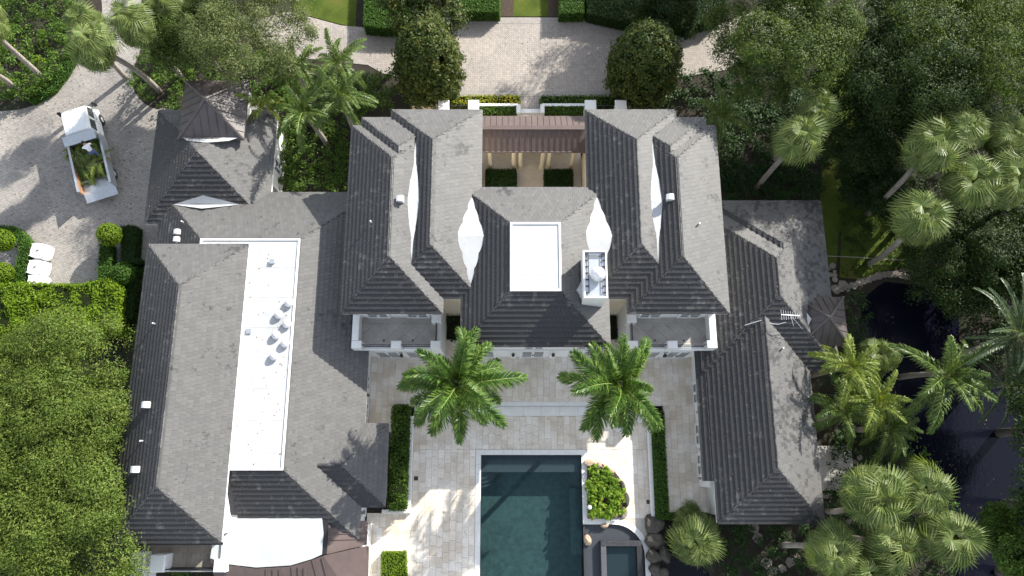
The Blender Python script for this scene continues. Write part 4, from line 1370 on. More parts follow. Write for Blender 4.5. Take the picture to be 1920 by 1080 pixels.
def canopy_tree(name, label, px, py, zmid, R, rz, leaf, size, n_lobe=7, clumps=26, per=120, cat='tree', group=None, sparse=0.0, squash=(1, 1), crad=0.17, trunk_r=0.22, seed=0, aspect=0.38):
    rs = np.random.default_rng(100 + seed)
    c = P(px, py, zmid)
    base = Vector((c.x, c.y, 0))
    t = thing(name, label, cat, base, 0, group)
    lob = []
    for i in range(n_lobe):
        a = 2 * math.pi * (i + rs.random() * 0.5) / n_lobe
        rr = R * (0.52 + 0.16 * rs.random()) if i else 0.0
        lob.append((rr * math.cos(a) * squash[0], rr * math.sin(a) * squash[1], (rs.random() - 0.45) * rz * 1.1 if i else rz * 0.4, R * (0.34 + 0.15 * rs.random())))
    pts, outs, rads = [], [], []
    for (lx, ly, lz, lr) in lob:
        for _ in range(clumps):
            g = rs.normal(size=3)
            g /= np.linalg.norm(g)
            g[2] = abs(g[2]) * 1.0 - 0.25
            q = np.array([lx + g[0] * lr, ly + g[1] * lr, lz + g[2] * lr * 0.8])
            pts.append(q)
            outs.append(g)
            rads.append(R * crad * (0.65 + 0.7 * rs.random()))
    pts, outs, rads = np.array(pts), np.array(outs), np.array(rads)
    cc = np.array([base.x, base.y, zmid])
    keep = np.ones(len(pts), bool)
    for i, (lx, ly, lz, lr) in enumerate(lob):       # drop clumps buried inside another lobe
        dd = np.linalg.norm((pts - np.array([lx, ly, lz])) / np.array([1, 1, 0.8]), axis=1)
        keep &= dd > lr * 0.8
    if sparse:
        keep &= rs.random(len(pts)) > sparse
    pts, outs, rads = pts[keep], outs[keep], rads[keep]
    ip, io, ir = [], [], []
    for (lx, ly, lz, lr) in lob:                     # a second, inner layer so that gaps show shaded leaves
        for _ in range(int(clumps * 0.35)):
            g = rs.normal(size=3)
            g /= np.linalg.norm(g)
            g[2] = abs(g[2]) - 0.3
            ip.append(np.array([lx, ly, lz - 0.1 * lr]) + g * lr * 0.62)
            io.append(g)
            ir.append(R * crad * 1.2)
    allp, allo, allr = np.concatenate([pts, np.array(ip)]), np.concatenate([outs, np.array(io)]), np.concatenate([rads, np.array(ir)])
    C, Nn = clump_leaves(allp + cc, allo, allr, per)
    ax = unit_rows(C - np.repeat(allp + cc, per, axis=0)) + np.array([0, 0, 0.25])
    link(leaves_mesh('crown', C, Nn, size, M[leaf], aspect, base=base, axis=ax), 'crown', t)
    tb = MB()
    top = Vector((0, 0, zmid - rz * 0.35))
    tb.tube([(0, 0, -0.1), (0.1, 0.05, top.z * 0.5), tuple(top)], [trunk_r * 1.3, trunk_r, trunk_r * 0.75], 9)
    tb.build('trunk', M['bark'], t, smooth=True)
    lb = MB()
    for (lx, ly, lz, lr) in lob:
        e = Vector((lx, ly, zmid + lz))
        mid = top.lerp(e, 0.55) + Vector((0, 0, -0.3))
        lb.tube([top - Vector((0, 0, 0.6)), mid, e], [trunk_r * 0.55, trunk_r * 0.34, trunk_r * 0.12], 6)
        for k in range(9):
            j = rs.integers(0, len(pts))
            tgt = Vector(tuple(pts[j])) + Vector((0, 0, zmid))
            if (tgt - e).length < lr * 1.4:
                lb.tube([mid.lerp(e, 0.5), (mid + tgt) / 2 + Vector((0, 0, 0.12)), tgt], [trunk_r * 0.16, trunk_r * 0.09, 0.012], 4)
    lb.build('limbs', M['bark'], t, smooth=True)
    return t

LT = dict(size=0.148, n_lobe=11, clumps=48, per=150, crad=0.15, trunk_r=0.12)
canopy_tree('canopy_tree', 'yellow-green broad tree nearest the lime hedge, beside the west eave', 108, 742, 6.0, 4.9, 2.6, 'leaf_left', seed=1, **LT)
canopy_tree('canopy_tree', 'yellow-green broad tree halfway along the west side of the house', 88, 872, 6.4, 5.0, 2.8, 'leaf_left2', seed=2, **LT)
canopy_tree('canopy_tree', 'yellow-green broad tree beside the balcony in the bottom corner', 92, 1010, 6.4, 5.0, 2.8, 'leaf_left', seed=3, **LT)
canopy_tree('canopy_tree', 'yellow-green tree at the left edge between two larger crowns', -40, 760, 5.4, 4.4, 2.4, 'leaf_left2', seed=21, **LT)
canopy_tree('canopy_tree', 'yellow-green tree at the left edge near the bottom corner', -40, 940, 5.6, 4.4, 2.4, 'leaf_left', seed=22, **LT)
OT = dict(size=0.135, n_lobe=10, clumps=46, per=130, crad=0.15, trunk_r=0.1)
canopy_tree('canopy_tree', 'airy olive-green tree between the garage and the forecourt', 468, 45, 7.0, 4.2, 2.4, 'leaf_olive', seed=4, sparse=0.12, **OT)
canopy_tree('canopy_tree', 'dull green tree behind the little metal garage roof', 352, 52, 6.0, 3.1, 2.2, 'leaf_oak', seed=5, sparse=0.1, **OT)
OT = dict(size=0.15, n_lobe=12, clumps=50, per=135, crad=0.14, trunk_r=0.11)
canopy_tree('canopy_tree', 'grey-green oak overhanging the right end of the forecourt', 1470, 58, 8.0, 4.5, 3.2, 'leaf_oak', seed=6, **OT)
canopy_tree('canopy_tree', 'wide dark green oak in the top right corner', 1850, 55, 9.0, 5.6, 3.0, 'leaf_oak', seed=7, **OT)
canopy_tree('canopy_tree', 'dark green oak with bare twigs between the two lighter oaks', 1715, 95, 8.5, 4.9, 3.0, 'leaf_dark', seed=8, **OT)
OT = dict(size=0.155, n_lobe=10, clumps=44, per=105, crad=0.16, trunk_r=0.11)
canopy_tree('canopy_tree', 'dark tree above the upper sabal palms', 1762, 140, 6.4, 5.0, 2.4, 'leaf_dark', seed=9, **OT)
canopy_tree('canopy_tree', 'dark tree shading the lawn behind the right wing', 1630, 215, 5.0, 3.6, 2.0, 'leaf_dark', seed=16, **OT)
canopy_tree('canopy_tree', 'dark evergreen filling the gap below the lone sabal palm', 1795, 480, 3.6, 3.6, 1.8, 'leaf_dark', seed=10, **OT)
canopy_tree('canopy_tree', 'dark tree on the far pond bank at the right edge', 1905, 470, 4.5, 3.4, 2.0, 'leaf_dark', seed=11, **OT)
canopy_tree('canopy_tree', 'small dark tree in the shaded bed behind the right wing', 1655, 335, 2.6, 2.6, 1.5, 'leaf_dark', seed=12, **OT)
canopy_tree('canopy_tree', 'dense dark green tree by the water in the bottom right corner', 1915, 1015, 6.0, 1.9, 2.0, 'leaf_shrub', 0.18, 7, 34, 100, seed=13, crad=0.22, trunk_r=0.12)
canopy_tree('canopy_tree', 'dark broadleaf tree behind the top hedge left of the lawn strip', 795, -6, 5.0, 2.9, 2.4, 'leaf_magnolia', 0.22, 8, 34, 80, seed=14, crad=0.2)
canopy_tree('canopy_tree', 'dark broadleaf tree at the top edge behind the right magnolia', 1245, -14, 4.5, 2.9, 2.2, 'leaf_dark', 0.2, 8, 34, 90, seed=15, crad=0.18)
canopy_tree('canopy_tree', 'tall oak just beyond the top edge that shades the forecourt', 1400, -185, 9.0, 5.4, 3.2, 'leaf_oak', 0.18, 10, 44, 110, seed=17, crad=0.16)

for i, (x, y, z, r, lb) in enumerate(((2055, 800, 8.0, 4.0, 'dark tree at the right edge just below the date palm, mirrored in the pond'), (2085, 960, 8.5, 4.4, 'dark tree at the right edge beside the lower pond'), (2050, 1110, 7.5, 3.6, 'dark tree cut off by the bottom right corner'), (2060, 560, 7.0, 3.8, 'dark tree at the right edge behind the date palm'))):
    canopy_tree('canopy_tree', lb, x, y, z, r, 2.6, 'leaf_dark', 0.2, 8, 34, 100, group='dark trees along the right edge', seed=40 + i, crad=0.18)

def magnolia(label, px, py, rxm, h, seed):
    """dense glossy egg-shaped crown reaching almost to the ground"""
    rs = np.random.default_rng(seed)
    c = P(px, py, 0)
    base = Vector((c.x, c.y, 0))
    t = thing('magnolia_tree', label, 'tree', base, 0, 'paired magnolias at the forecourt')
    n = 560
    pts, outs, rads = [], [], []
    for i in range(n):
        z = 0.5 + (h - 0.7) * rs.random() ** 0.85
        f = (z - 0.3) / (h - 0.3)
        r = rxm * math.sqrt(max(0.0, 1 - max(0, (f - 0.3) / 0.7) ** 1.9)) * (0.8 + 0.2 * min(1, f / 0.3))
        a = rs.random() * 2 * math.pi
        r *= 0.78 + 0.3 * rs.random()
        pts.append((base.x + r * math.cos(a), base.y + r * math.sin(a), z))
        outs.append((math.cos(a), math.sin(a), 0.5 + f))
        rads.append(0.32 + 0.2 * rs.random())
    for i in range(60):
        a = rs.random() * 6.28
        r = rxm * 0.4 * rs.random()
        pts.append((base.x + r * math.cos(a), base.y + r * math.sin(a), h - 0.45 - r * 0.25))
        outs.append((0, 0, 1))
        rads.append(0.4)
    C, Nn = clump_leaves(np.array(pts), unit_rows(np.array(outs)), np.array(rads), 46, 0.9, 0.35)
    link(leaves_mesh('crown', C, Nn, 0.23, M['leaf_magnolia'], 0.46, base=base), 'crown', t)
    MB().lathe([(rxm * 0.6, 0.6), (rxm * 0.78, h * 0.3), (rxm * 0.68, h * 0.55), (rxm * 0.4, h * 0.8), (0.1, h * 0.93)], 14).build('inner_branches', M['core'], t, smooth=True)
    MB().tube([(0, 0, -0.1), (0, 0, h * 0.8)], [0.22, 0.08], 8).build('trunk', M['bark'], t, smooth=True)
magnolia('dense glossy magnolia at the left end of the forecourt', 812, 168, 2.25, 7.2, 31)
magnolia('dense glossy magnolia at the right end of the forecourt', 1192, 170, 2.3, 7.2, 32)

# ---- clipped hedges: a twiggy core wrapped in small leaves
def hedge(name, label, pts, h, leaf='leaf_hedge', size=0.1, dens=230, cat='hedge', group=None, rough=0.05, z0=0.0):
    dens *= 1.6
    pts = ccw([Vector((p[0], p[1])) for p in pts])
    n = len(pts)
    ctr = sum(pts, Vector((0, 0))) / n
    base = Vector((ctr.x, ctr.y, z0))
    t = thing(name, label, cat, base, 0, group)
    ins = []
    for i in range(n):
        p = pts[i]
        e1 = (pts[i] - pts[i - 1]).normalized()
        e2 = (pts[(i + 1) % n] - pts[i]).normalized()
        nn = Vector((-(e1 + e2).y, (e1 + e2).x))
        nn = nn.normalized() if nn.length > 1e-6 else Vector((0, 0))
        ins.append(p + nn * 0.07)
    MB().prism([p - base.xy for p in ins], 0, h - 0.06).build('inner_twigs', M['core'], t)
    xs = [p.x for p in pts]
    ys = [p.y for p in pts]
    C, Nn = [], []
    ar = (max(xs) - min(xs)) * (max(ys) - min(ys))
    m = int(ar * dens)
    X = min(xs) + RNG.random(m) * (max(xs) - min(xs))
    Y = min(ys) + RNG.random(m) * (max(ys) - min(ys))
    k = in_poly_np(X, Y, pts)
    X, Y = X[k], Y[k]
    lump = np.array([mnoise.noise(Vector((x * 1.3, y * 1.3, 0.5))) for x, y in zip(X, Y)]) if rough > 0.08 else 0
    Z = z0 + h + (RNG.random(len(X)) - 0.6) * rough * 2 + lump * rough * 2
    C.append(np.stack([X, Y, Z], 1))
    Nn.append(unit_rows(np.array([0, 0, 1.0]) + RNG.normal(size=(len(X), 3)) * 0.5))
    for i in range(n):
        a, b = pts[i], pts[(i + 1) % n]
        l = (b - a).length
        m = int(l * h * dens * 0.8)
        if m < 1:
            continue
        t_ = RNG.random(m)[:, None]
        nn = np.array([(b - a).y, -(b - a).x, 0]) / max(l, 1e-6)
        Q = np.array([a.x, a.y, 0]) * (1 - t_) + np.array([b.x, b.y, 0]) * t_
        Q[:, 2] = z0 + RNG.random(m) * h
        Q += nn * (RNG.random((m, 1)) - 0.5) * rough * 2
        C.append(Q)
        Nn.append(unit_rows(nn + np.array([0, 0, 0.35]) + RNG.normal(size=(m, 3)) * 0.5))
    C, Nn = np.concatenate(C), np.concatenate(Nn)
    link(leaves_mesh('foliage', C, Nn, size, M[leaf], 0.6, base=base), 'foliage', t)
    return t
def rect_px(x0, y0, x1, y1, z=0.0):
    return [P(x0, y1, z).xy, P(x1, y1, z).xy, P(x1, y0, z).xy, P(x0, y0, z).xy]
def rect(x0, x1, y0, y1):
    return [(x0, y0), (x1, y0), (x1, y1), (x0, y1)]

hedge('hedge', 'green clipped hedge block beside the top left lawn', [P(*q, 1.2).xy for q in ((684, -60), (770, -60), (765, 52), (720, 52), (681, 48))], 1.2)
hedge('hedge', 'bright clipped hedge between the top magnolia and the mulch strip', rect_px(852, -60, 937, 22, 1.2), 1.2)
hedge('hedge', 'short dark green clipped hedge right of the small top lawn', rect_px(1049, -60, 1095, 24, 1.2), 1.2)
hedge('hedge', 'long dark hedge behind the right magnolia', [P(*q, 1.2).xy for q in ((1098, -60), (1380, -60), (1350, 35), (1300, 48), (1235, 52), (1170, 40), (1100, 24))], 1.2, 'leaf_hedge_dark')
hedge('planting_strip', 'yellow and green croton planting left of the front path', rect_px(838, 180, 974, 196, 0.5), 0.55, 'leaf_yellow', 0.16, 120, 'planting', rough=0.12)
hedge('planting_strip', 'dark green planting right of the front path', rect_px(1014, 180, 1150, 196, 0.5), 0.55, 'leaf_shrub', 0.16, 120, 'planting', rough=0.12)
hedge('hedge', 'low hedge behind the white wall left of the front path', rect_px(899, 199, 968, 213, 0.8), 0.8, 'leaf_shrub', 0.11, 200)
hedge('hedge', 'low hedge behind the white wall right of the front path', rect_px(1022, 199, 1096, 213, 0.8), 0.8, 'leaf_shrub', 0.11, 200)
hedge('box_hedge', 'dark clipped box block on the left of the courtyard path', rect(-1.85, 0.3, 17.6, 20.35), 0.9, 'leaf_hedge_dark', 0.09, 300)
hedge('box_hedge', 'dark clipped box block on the right of the courtyard path', rect(2.3, 4.3, 17.6, 20.35), 0.9, 'leaf_hedge_dark', 0.09, 300)
def ring_px(outer, inner, z):
    return [P(*q, z).xy for q in outer] + [P(*q, z).xy for q in inner[::-1]]
hedge('hedge', 'curved low hedge edging the fern bed along the drive', ring_px([(146, 88), (141, 112), (123, 142), (100, 172), (60, 194)], [(124, 88), (119, 110), (102, 136), (80, 160), (46, 182)], 0.4), 0.5, 'leaf_hedge', 0.1)
hedge('hedge', 'curved clipped hedge beside the white sacks', ring_px([(-40, 423), (5, 422), (25, 424), (42, 436), (52, 452), (55, 472), (50, 500), (44, 530)], [(-40, 434), (4, 434), (18, 437), (29, 446), (34, 460), (33, 476), (27, 500), (21, 530)], 0.9), 0.9)
hedge('hedge', 'narrow clipped hedge under the round topiary ball', [P(*q, 0.9).xy for q in ((186, 457), (206, 457), (206, 528), (181, 528))], 0.9)
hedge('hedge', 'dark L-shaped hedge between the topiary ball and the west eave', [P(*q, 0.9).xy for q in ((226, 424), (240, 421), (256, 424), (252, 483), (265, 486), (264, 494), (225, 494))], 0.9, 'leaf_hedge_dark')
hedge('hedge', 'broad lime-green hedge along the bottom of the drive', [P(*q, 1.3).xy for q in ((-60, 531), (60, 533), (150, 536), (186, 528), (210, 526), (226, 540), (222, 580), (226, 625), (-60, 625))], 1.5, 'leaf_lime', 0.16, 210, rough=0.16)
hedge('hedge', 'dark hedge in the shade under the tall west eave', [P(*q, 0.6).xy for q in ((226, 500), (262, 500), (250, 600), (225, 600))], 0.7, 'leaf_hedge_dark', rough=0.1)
hedge('hedge', 'leafy hedge in the white planter beside the bay', rect(-7.75, -6.75, -2.7, 3.72), 0.75, 'leaf_shrub', 0.14, 200, rough=0.14, z0=0.3)
hedge('hedge', 'narrow hedge strip between the pool deck and the right walk', rect(9.12, 9.92, -3.3, 3.4), 0.6, 'leaf_hedge', 0.09, 260, z0=0.25)
hedge('hedge', 'short return of hedge below the right walk', rect(9.93, 12.2, -3.35, -2.97), 0.55, 'leaf_hedge', 0.09, 260, z0=0.2)
hedge('hedge', 'bright square-cut hedge at the bottom edge beside the deck', [P(*q, 0.7).xy for q in ((715, 1036), (760, 1036), (762, 1110), (714, 1110))], 0.7, 'leaf_lime', 0.09, 260)
# planter walls round the two deck hedges
pwl = MB().cham(-6.7, -6.46, -3.0, 3.12, -0.1, 0.42).cham(-8.3, -6.71, -3.0, -2.76, -0.1, 0.42)
tag(pwl.build('planter_wall', M['coping']), 'white planter wall round the leafy hedge by the bay', 'wall')
tag(MB().cham(8.86, 9.1, -3.2, 3.12, -0.1, 0.5).build('planter_wall', M['coping']), 'white kerb wall along the narrow hedge right of the pool', 'wall')
tag(MB().cham(-8.62, -8.3, -5.7, -3.9, 0, 0.06, 0.01).build('paving_edge', M['coping']), kind='structure')
tag(MB().box(-8.0, -6.7, -2.75, 3.3, -0.1, 0.32).build('planter_soil', M['mulch']), kind='structure')
tag(MB().box(9.1, 9.95, -3.35, 3.4, -0.1, 0.28).build('planter_soil', M['mulch']), kind='structure')

def topiary(label, px, py, zc, r, leaf='leaf_lime'):
    c = P(px, py, zc)
    base = Vector((c.x, c.y, 0))
    t = thing('topiary_ball', label, 'topiary', base, 0, 'round topiary balls by the drive')
    n = int(4 * math.pi * r * r * 330)
    G = unit_rows(RNG.normal(size=(n, 3)))
    C = np.array([c.x, c.y, zc]) + G * (r + (RNG.random((n, 1)) - 0.6) * 0.1)
    link(leaves_mesh('foliage', C, unit_rows(G + RNG.normal(size=G.shape) * 0.45), 0.1, M[leaf], 0.6, base=base), 'foliage', t)
    MB().lathe([(0.02, -r * 0.93), (r * 0.6, -r * 0.7), (r * 0.9, -r * 0.1), (r * 0.75, r * 0.5), (r * 0.3, r * 0.86), (0.02, r * 0.92)], 14, (0, 0, zc)).build('inner_twigs', M['core'], t, smooth=True)
    MB().tube([(0, 0, 0), (0, 0, zc)], 0.06, 7).build('stem', M['bark'], t)
topiary('lime topiary ball standing between the two hedges by the sacks', 205, 440, 1.7, 0.78)
topiary('dark green topiary ball beside the tall west roof', 232, 514, 0.9, 0.8, 'leaf_hedge')
topiary('lime topiary ball inside the curved hedge, upper of two', 4, 451, 1.5, 0.76)
topiary('lime topiary ball inside the curved hedge, lower of two', 4, 512, 1.3, 0.72, 'leaf_lime')

# ---- planting too thick to count
def planting(name, label, poly_px, dens, h0, h1, leaf, size, per=26, crad=0.35, flat=0.8):
    poly = [P(x, y, h0) for x, y in poly_px]
    xs = [p.x for p in poly]
    ys = [p.y for p in poly]
    m = int((max(xs) - min(xs)) * (max(ys) - min(ys)) * dens)
    X = min(xs) + RNG.random(m) * (max(xs) - min(xs))
    Y = min(ys) + RNG.random(m) * (max(ys) - min(ys))
    k = in_poly_np(X, Y, poly)
    X, Y = X[k], Y[k]
    Z = np.array([(mnoise.noise(Vector((x * 0.55, y * 0.55, 3.1))) * 0.5 + 0.5) for x, y in zip(X, Y)])
    Z = h0 + (h1 - h0) * np.clip(Z * 1.3 - 0.15, 0, 1) * (0.6 + 0.4 * RNG.random(len(X)))
    pts = np.stack([X, Y, Z], 1)
    outs = unit_rows(RNG.normal(size=pts.shape) * 0.5 + np.array([0, 0, 1.0]))
    C, Nn = clump_leaves(pts, outs, crad * (0.7 + 0.6 * RNG.random(len(pts))), per, flat, 0.8)
    return tag(link(leaves_mesh(name, C, Nn, size, M[leaf], 0.5), name), label, kind='stuff')
planting('shrub_planting', 'mixed bright shrubs left of the drive', [(-60, -40), (150, -40), (165, 40), (140, 90), (138, 120), (118, 150), (95, 172), (55, 190), (-60, 203)], 5.2, 0.25, 1.9, 'leaf_shrub', 0.18, 34, 0.42)
planting('fern_planting', 'yellow-green ferns in the bed left of the drive', [(-60, 50), (100, 60), (110, 130), (60, 180), (-60, 195)], 1.5, 0.3, 1.2, 'leaf_lime', 0.2, 26, 0.4)
planting('shrub_planting', 'dark shrubs between the drive and the garage', [(262, 100), (350, 60), (540, 100), (560, 145), (520, 200), (500, 230), (470, 180), (345, 160), (340, 205), (300, 207), (268, 188), (252, 165)], 5.0, 0.25, 1.4, 'leaf_shrub', 0.17, 32, 0.4)
planting('shrub_planting', 'green shrubs below the palms between garage and main house', [(515, 240), (530, 150), (720, 140), (790, 190), (815, 200), (730, 208), (675, 222), (658, 240), (655, 362), (510, 360)], 5.2, 0.3, 1.8, 'leaf_shrub', 0.18, 34, 0.42)
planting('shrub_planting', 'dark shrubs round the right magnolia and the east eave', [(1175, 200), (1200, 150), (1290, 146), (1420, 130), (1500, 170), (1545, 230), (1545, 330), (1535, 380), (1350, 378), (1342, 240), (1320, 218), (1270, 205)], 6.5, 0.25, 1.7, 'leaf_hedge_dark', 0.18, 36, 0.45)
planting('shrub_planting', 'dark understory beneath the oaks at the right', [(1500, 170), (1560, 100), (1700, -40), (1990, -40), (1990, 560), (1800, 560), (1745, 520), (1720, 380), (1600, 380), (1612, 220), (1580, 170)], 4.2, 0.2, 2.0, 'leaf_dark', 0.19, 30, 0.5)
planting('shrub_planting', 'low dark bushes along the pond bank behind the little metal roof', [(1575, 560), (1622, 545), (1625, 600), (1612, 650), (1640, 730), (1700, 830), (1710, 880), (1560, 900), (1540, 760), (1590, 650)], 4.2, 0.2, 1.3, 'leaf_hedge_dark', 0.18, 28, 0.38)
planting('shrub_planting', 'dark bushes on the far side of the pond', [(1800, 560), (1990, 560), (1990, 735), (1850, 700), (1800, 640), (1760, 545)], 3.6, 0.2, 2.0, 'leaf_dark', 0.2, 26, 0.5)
planting('reed_planting', 'low leafy growth trailing over the pond margin', [(1640, 700), (1700, 790), (1730, 850), (1790, 900), (1800, 1060), (1760, 1060), (1700, 900), (1650, 800)], 3.0, 0.0, 0.7, 'leaf_shrub', 0.2, 26, 0.45)
planting('floating_leaves', 'leaves floating on the dark pond', [(1640, 570), (1780, 580), (1800, 640), (1900, 760), (1920, 1080), (1800, 1080), (1780, 880), (1700, 780)], 0.25, -0.21, -0.2, 'dead_frond', 0.12, 5, 0.6, 0.0)
planting('shrub_planting', 'garden shrubs below the right wing', [(1250, 970), (1345, 985), (1545, 985), (1550, 890), (1620, 900), (1760, 910), (1785, 1040), (1770, 1140), (1400, 1140), (1330, 1080), (1290, 1030)], 4.6, 0.2, 1.1, 'leaf_hedge_dark', 0.16, 32, 0.38)
planting('ground_cover', 'glossy bright green ground cover in the boulder bed beside the pool', [(1102, 876), (1125, 872), (1150, 890), (1167, 910), (1172, 945), (1160, 968), (1105, 968)], 16, 0.25, 0.6, 'leaf_philo', 0.24, 26, 0.25)
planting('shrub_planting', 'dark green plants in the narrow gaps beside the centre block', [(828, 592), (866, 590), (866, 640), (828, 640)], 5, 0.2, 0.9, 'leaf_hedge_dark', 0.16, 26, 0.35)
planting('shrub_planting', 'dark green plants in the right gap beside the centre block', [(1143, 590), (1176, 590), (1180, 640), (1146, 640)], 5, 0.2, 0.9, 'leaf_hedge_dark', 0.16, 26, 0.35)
planting('shrub_planting', 'green plants under the south-west balcony', [(330, 1060), (385, 1060), (385, 1140), (320, 1140)], 5, 0.3, 1.2, 'leaf_shrub', 0.18, 26, 0.4)
planting('lawn_grass', 'shaded grass and low cover on the pond lawn', [(1575, 390), (1722, 382), (1745, 505), (1690, 500), (1610, 522), (1576, 518)], 5, 0.05, 0.3, 'leaf_hedge_dark', 0.12, 22, 0.4, 0.25)

# ---- feather palms: fronds are shared meshes, every frond its own part
def feather_mesh(name, L_, e0, bend, leaf_len, mat, n=44, droop=0.35, vee=0.35, wid=0.035, rs=None, taper=0.35, sway=0.0, plume=0.35):
    """frond along +X: e0 the start elevation, bend how far it curves over; leaflets in a shallow V"""
    rs = rs or np.random.default_rng(1)
    V, F = [], []
    pts, dirs = [], []
    p = np.array([0.0, 0.0, 0.0])
    S = 26
    for i in range(S + 1):
        t = i / S
        el = e0 - bend * t ** 1.35
        d = np.array([math.cos(el) * math.cos(sway * t), math.cos(el) * math.sin(sway * t), math.sin(el)])
        pts.append(p.copy())
        dirs.append(d)
        p = p + d * L_ / S
    pts, dirs = np.array(pts), np.array(dirs)
    def at(t):
        f = t * S
        i = min(int(f), S - 1)
        return pts[i] * (1 - (f - i)) + pts[i + 1] * (f - i), dirs[i]
    for k in range(n):
        t = 0.12 + 0.88 * (k + 0.5) / n
        c, d = at(t)
        sd0 = np.cross(np.array([0, 0, 1.0]), d)
        sd0 /= max(np.linalg.norm(sd0), 1e-6)
        up = np.cross(d, sd0)
        ln = leaf_len * (math.sin(math.pi * min(1, (0.16 + 0.84 * t)) ** 0.8) ** 0.55 * (1 - taper) + taper * (1 - t * 0.5)) * (0.88 + 0.24 * rs.random())
        for s_ in (-1, 1):
            fw = math.radians(62 - 30 * t + rs.normal() * 7)
            side = np.cross(np.array([0, 0, 1.0]), d) * s_
            side /= max(np.linalg.norm(side), 1e-6)
            v = d * math.cos(fw) + side * math.sin(fw) * math.cos(vee) + up * math.sin(fw) * (math.sin(vee) + plume * rs.normal())
            v /= np.linalg.norm(v)
            wv = np.cross(v, up)
            wv /= max(np.linalg.norm(wv), 1e-6)
            m = c + v * ln * 0.55
            e = c + v * ln + np.array([0, 0, -droop * ln * (0.7 + 0.6 * rs.random())])
            w0, w1 = wid * 0.6, wid
            o = len(V)
            V += [c - wv * w0, c + wv * w0, m + wv * w1, m - wv * w1, e]
            F += [(o, o + 1, o + 2, o + 3), (o + 3, o + 2, o + 4)]
    mb = MB()
    mb.add([tuple(q) for q in V], F)
    rad_ = [0.035 * (1 - 0.8 * i / S) for i in range(S + 1)]
    nleaf = len(mb.f)
    mb.tube([tuple(q) for q in pts], rad_, 5)
    me = bpy.data.meshes.new(name)
    me.from_pydata(mb.v, [], mb.f)
    me.materials.append(M[mat])
    me.materials.append(M['rachis'])
    me.polygons.foreach_set('material_index', [0] * nleaf + [1] * (len(mb.f) - nleaf))
    tipv = [0.0, 0.0, 0.25, 0.25, 0.9] * (len(V) // 5)
    me.attributes.new('tip', 'FLOAT', 'POINT').data.foreach_set('value', tipv + [0.0] * (len(mb.v) - len(tipv)))
    return me
FR = {}
def frond_set(key, mat, L_, leaf_len, n, bends, droop, vee, wid, taper=0.35, plume=0.3, sway=0.5):
    FR[key] = []
    for i, (e, b) in enumerate(bends):
        for q in (-1, 1):
            r_ = np.random.default_rng(50 + 2 * i + q)
            FR[key].append(feather_mesh('frond', L_ * (0.92 + 0.16 * r_.random()), rad(e + r_.normal() * 4), rad(b + r_.normal() * 8), leaf_len, mat, n, droop, vee, wid, r_, taper, sway * q * (0.3 + r_.random()), plume))
ROY = [(72, 70), (60, 78), (46, 80), (30, 72), (14, 62), (-4, 48)]
frond_set('royal', 'frond_royal', 3.6, 1.0, 88, ROY, 0.7, 0.35, 0.028, 0.35, 0.5, 0.6)
frond_set('green', 'frond', 3.0, 0.66, 54, ROY, 0.4, 0.35, 0.028)
frond_set('yellow', 'frond_yellow', 2.7, 0.6, 50, ROY, 0.4, 0.3, 0.03)
frond_set('date', 'frond_blue', 3.9, 0.42, 60, [(75, 50), (58, 60), (40, 55), (25, 50), (8, 45), (-8, 35)], 0.08, 0.5, 0.03, 0.6, 0.12, 0.2)
FR['dry'] = [feather_mesh('frond', 2.6, rad(-10), rad(60), 0.5, 'dead_frond', 30, 0.5, 0.0, 0.03, np.random.default_rng(77))]

def feather_palm(label, px, py, h, key, n=17, s=1.0, seed=0, group=None, dry=0, base_px=None, shaft=True):
    rs = np.random.default_rng(900 + seed)
    c = P(px, py, h)
    b = P(*base_px, 0) if base_px else Vector((c.x + rs.normal() * 0.2, c.y + rs.normal() * 0.2, 0))
    t = thing('feather_palm', label, 'palm', (b.x, b.y, 0), 0, group)
    top = Vector((c.x - b.x, c.y - b.y, h))
    mb = MB()
    pts = [Vector((top.x * f ** 1.6, top.y * f ** 1.6, top.z * f)) for f in [i / 8 for i in range(9)]]
    mb.tube([p - Vector((0, 0, 0.05)) for p in pts], [0.2 - 0.06 * i / 8 for i in range(9)], 9)
    for i in range(1, 14):
        f = i / 14
        mb.tube([Vector((top.x * f ** 1.6, top.y * f ** 1.6, top.z * f - 0.02)), Vector((top.x * f ** 1.6, top.y * f ** 1.6, top.z * f + 0.02))], 0.205 - 0.06 * f, 9)
    mb.build('trunk', M['palm_bark'], t, smooth=True)
    if shaft:
        MB().lathe([(0.13, -0.9), (0.17, -0.6), (0.13, -0.1), (0.06, 0.15)], 10, tuple(top)).build('crownshaft', M['crownshaft'], t, smooth=True)
    sets = FR[key]
    for i in range(n):
        f = i / max(1, n - 1)
        v = min(len(sets) - 1, int(f * len(sets)))
        az = i * 2.39996 + rs.normal() * 0.28
        me = sets[v]
        o = link(me, 'frond', t, top + Vector((0, 0, 0.05 - 0.25 * f)), (rs.normal() * 0.12, 0, az), s * (0.78 + 0.34 * rs.random()) * (0.85 + 0.15 * math.sin(math.pi * min(1, f + 0.15))))
    for i in range(dry):
        link(FR['dry'][0], 'frond', t, top - Vector((0, 0, 0.3)), (0, 0, rs.random() * 6.28), s * (0.7 + 0.3 * rs.random())).data
    return t
feather_palm('large royal palm on the terrace left of the pool steps', 858, 722, 7.5, 'royal', 30, 1.0, 1, 'paired royal palms above the pool', 1)
feather_palm('large royal palm on the terrace right of the pool steps', 1158, 722, 7.5, 'royal', 26, 0.97, 2, 'paired royal palms above the pool', 2)
GP = 'feather palms between the garage and the forecourt'
feather_palm('tall feather palm nearest the forecourt, fronds over the pale paving', 636, 122, 5.6, 'green', 16, 0.88, 3, GP, 1)
feather_palm('feather palm closest to the airy olive tree', 556, 128, 5.0, 'green', 15, 0.85, 4, GP)
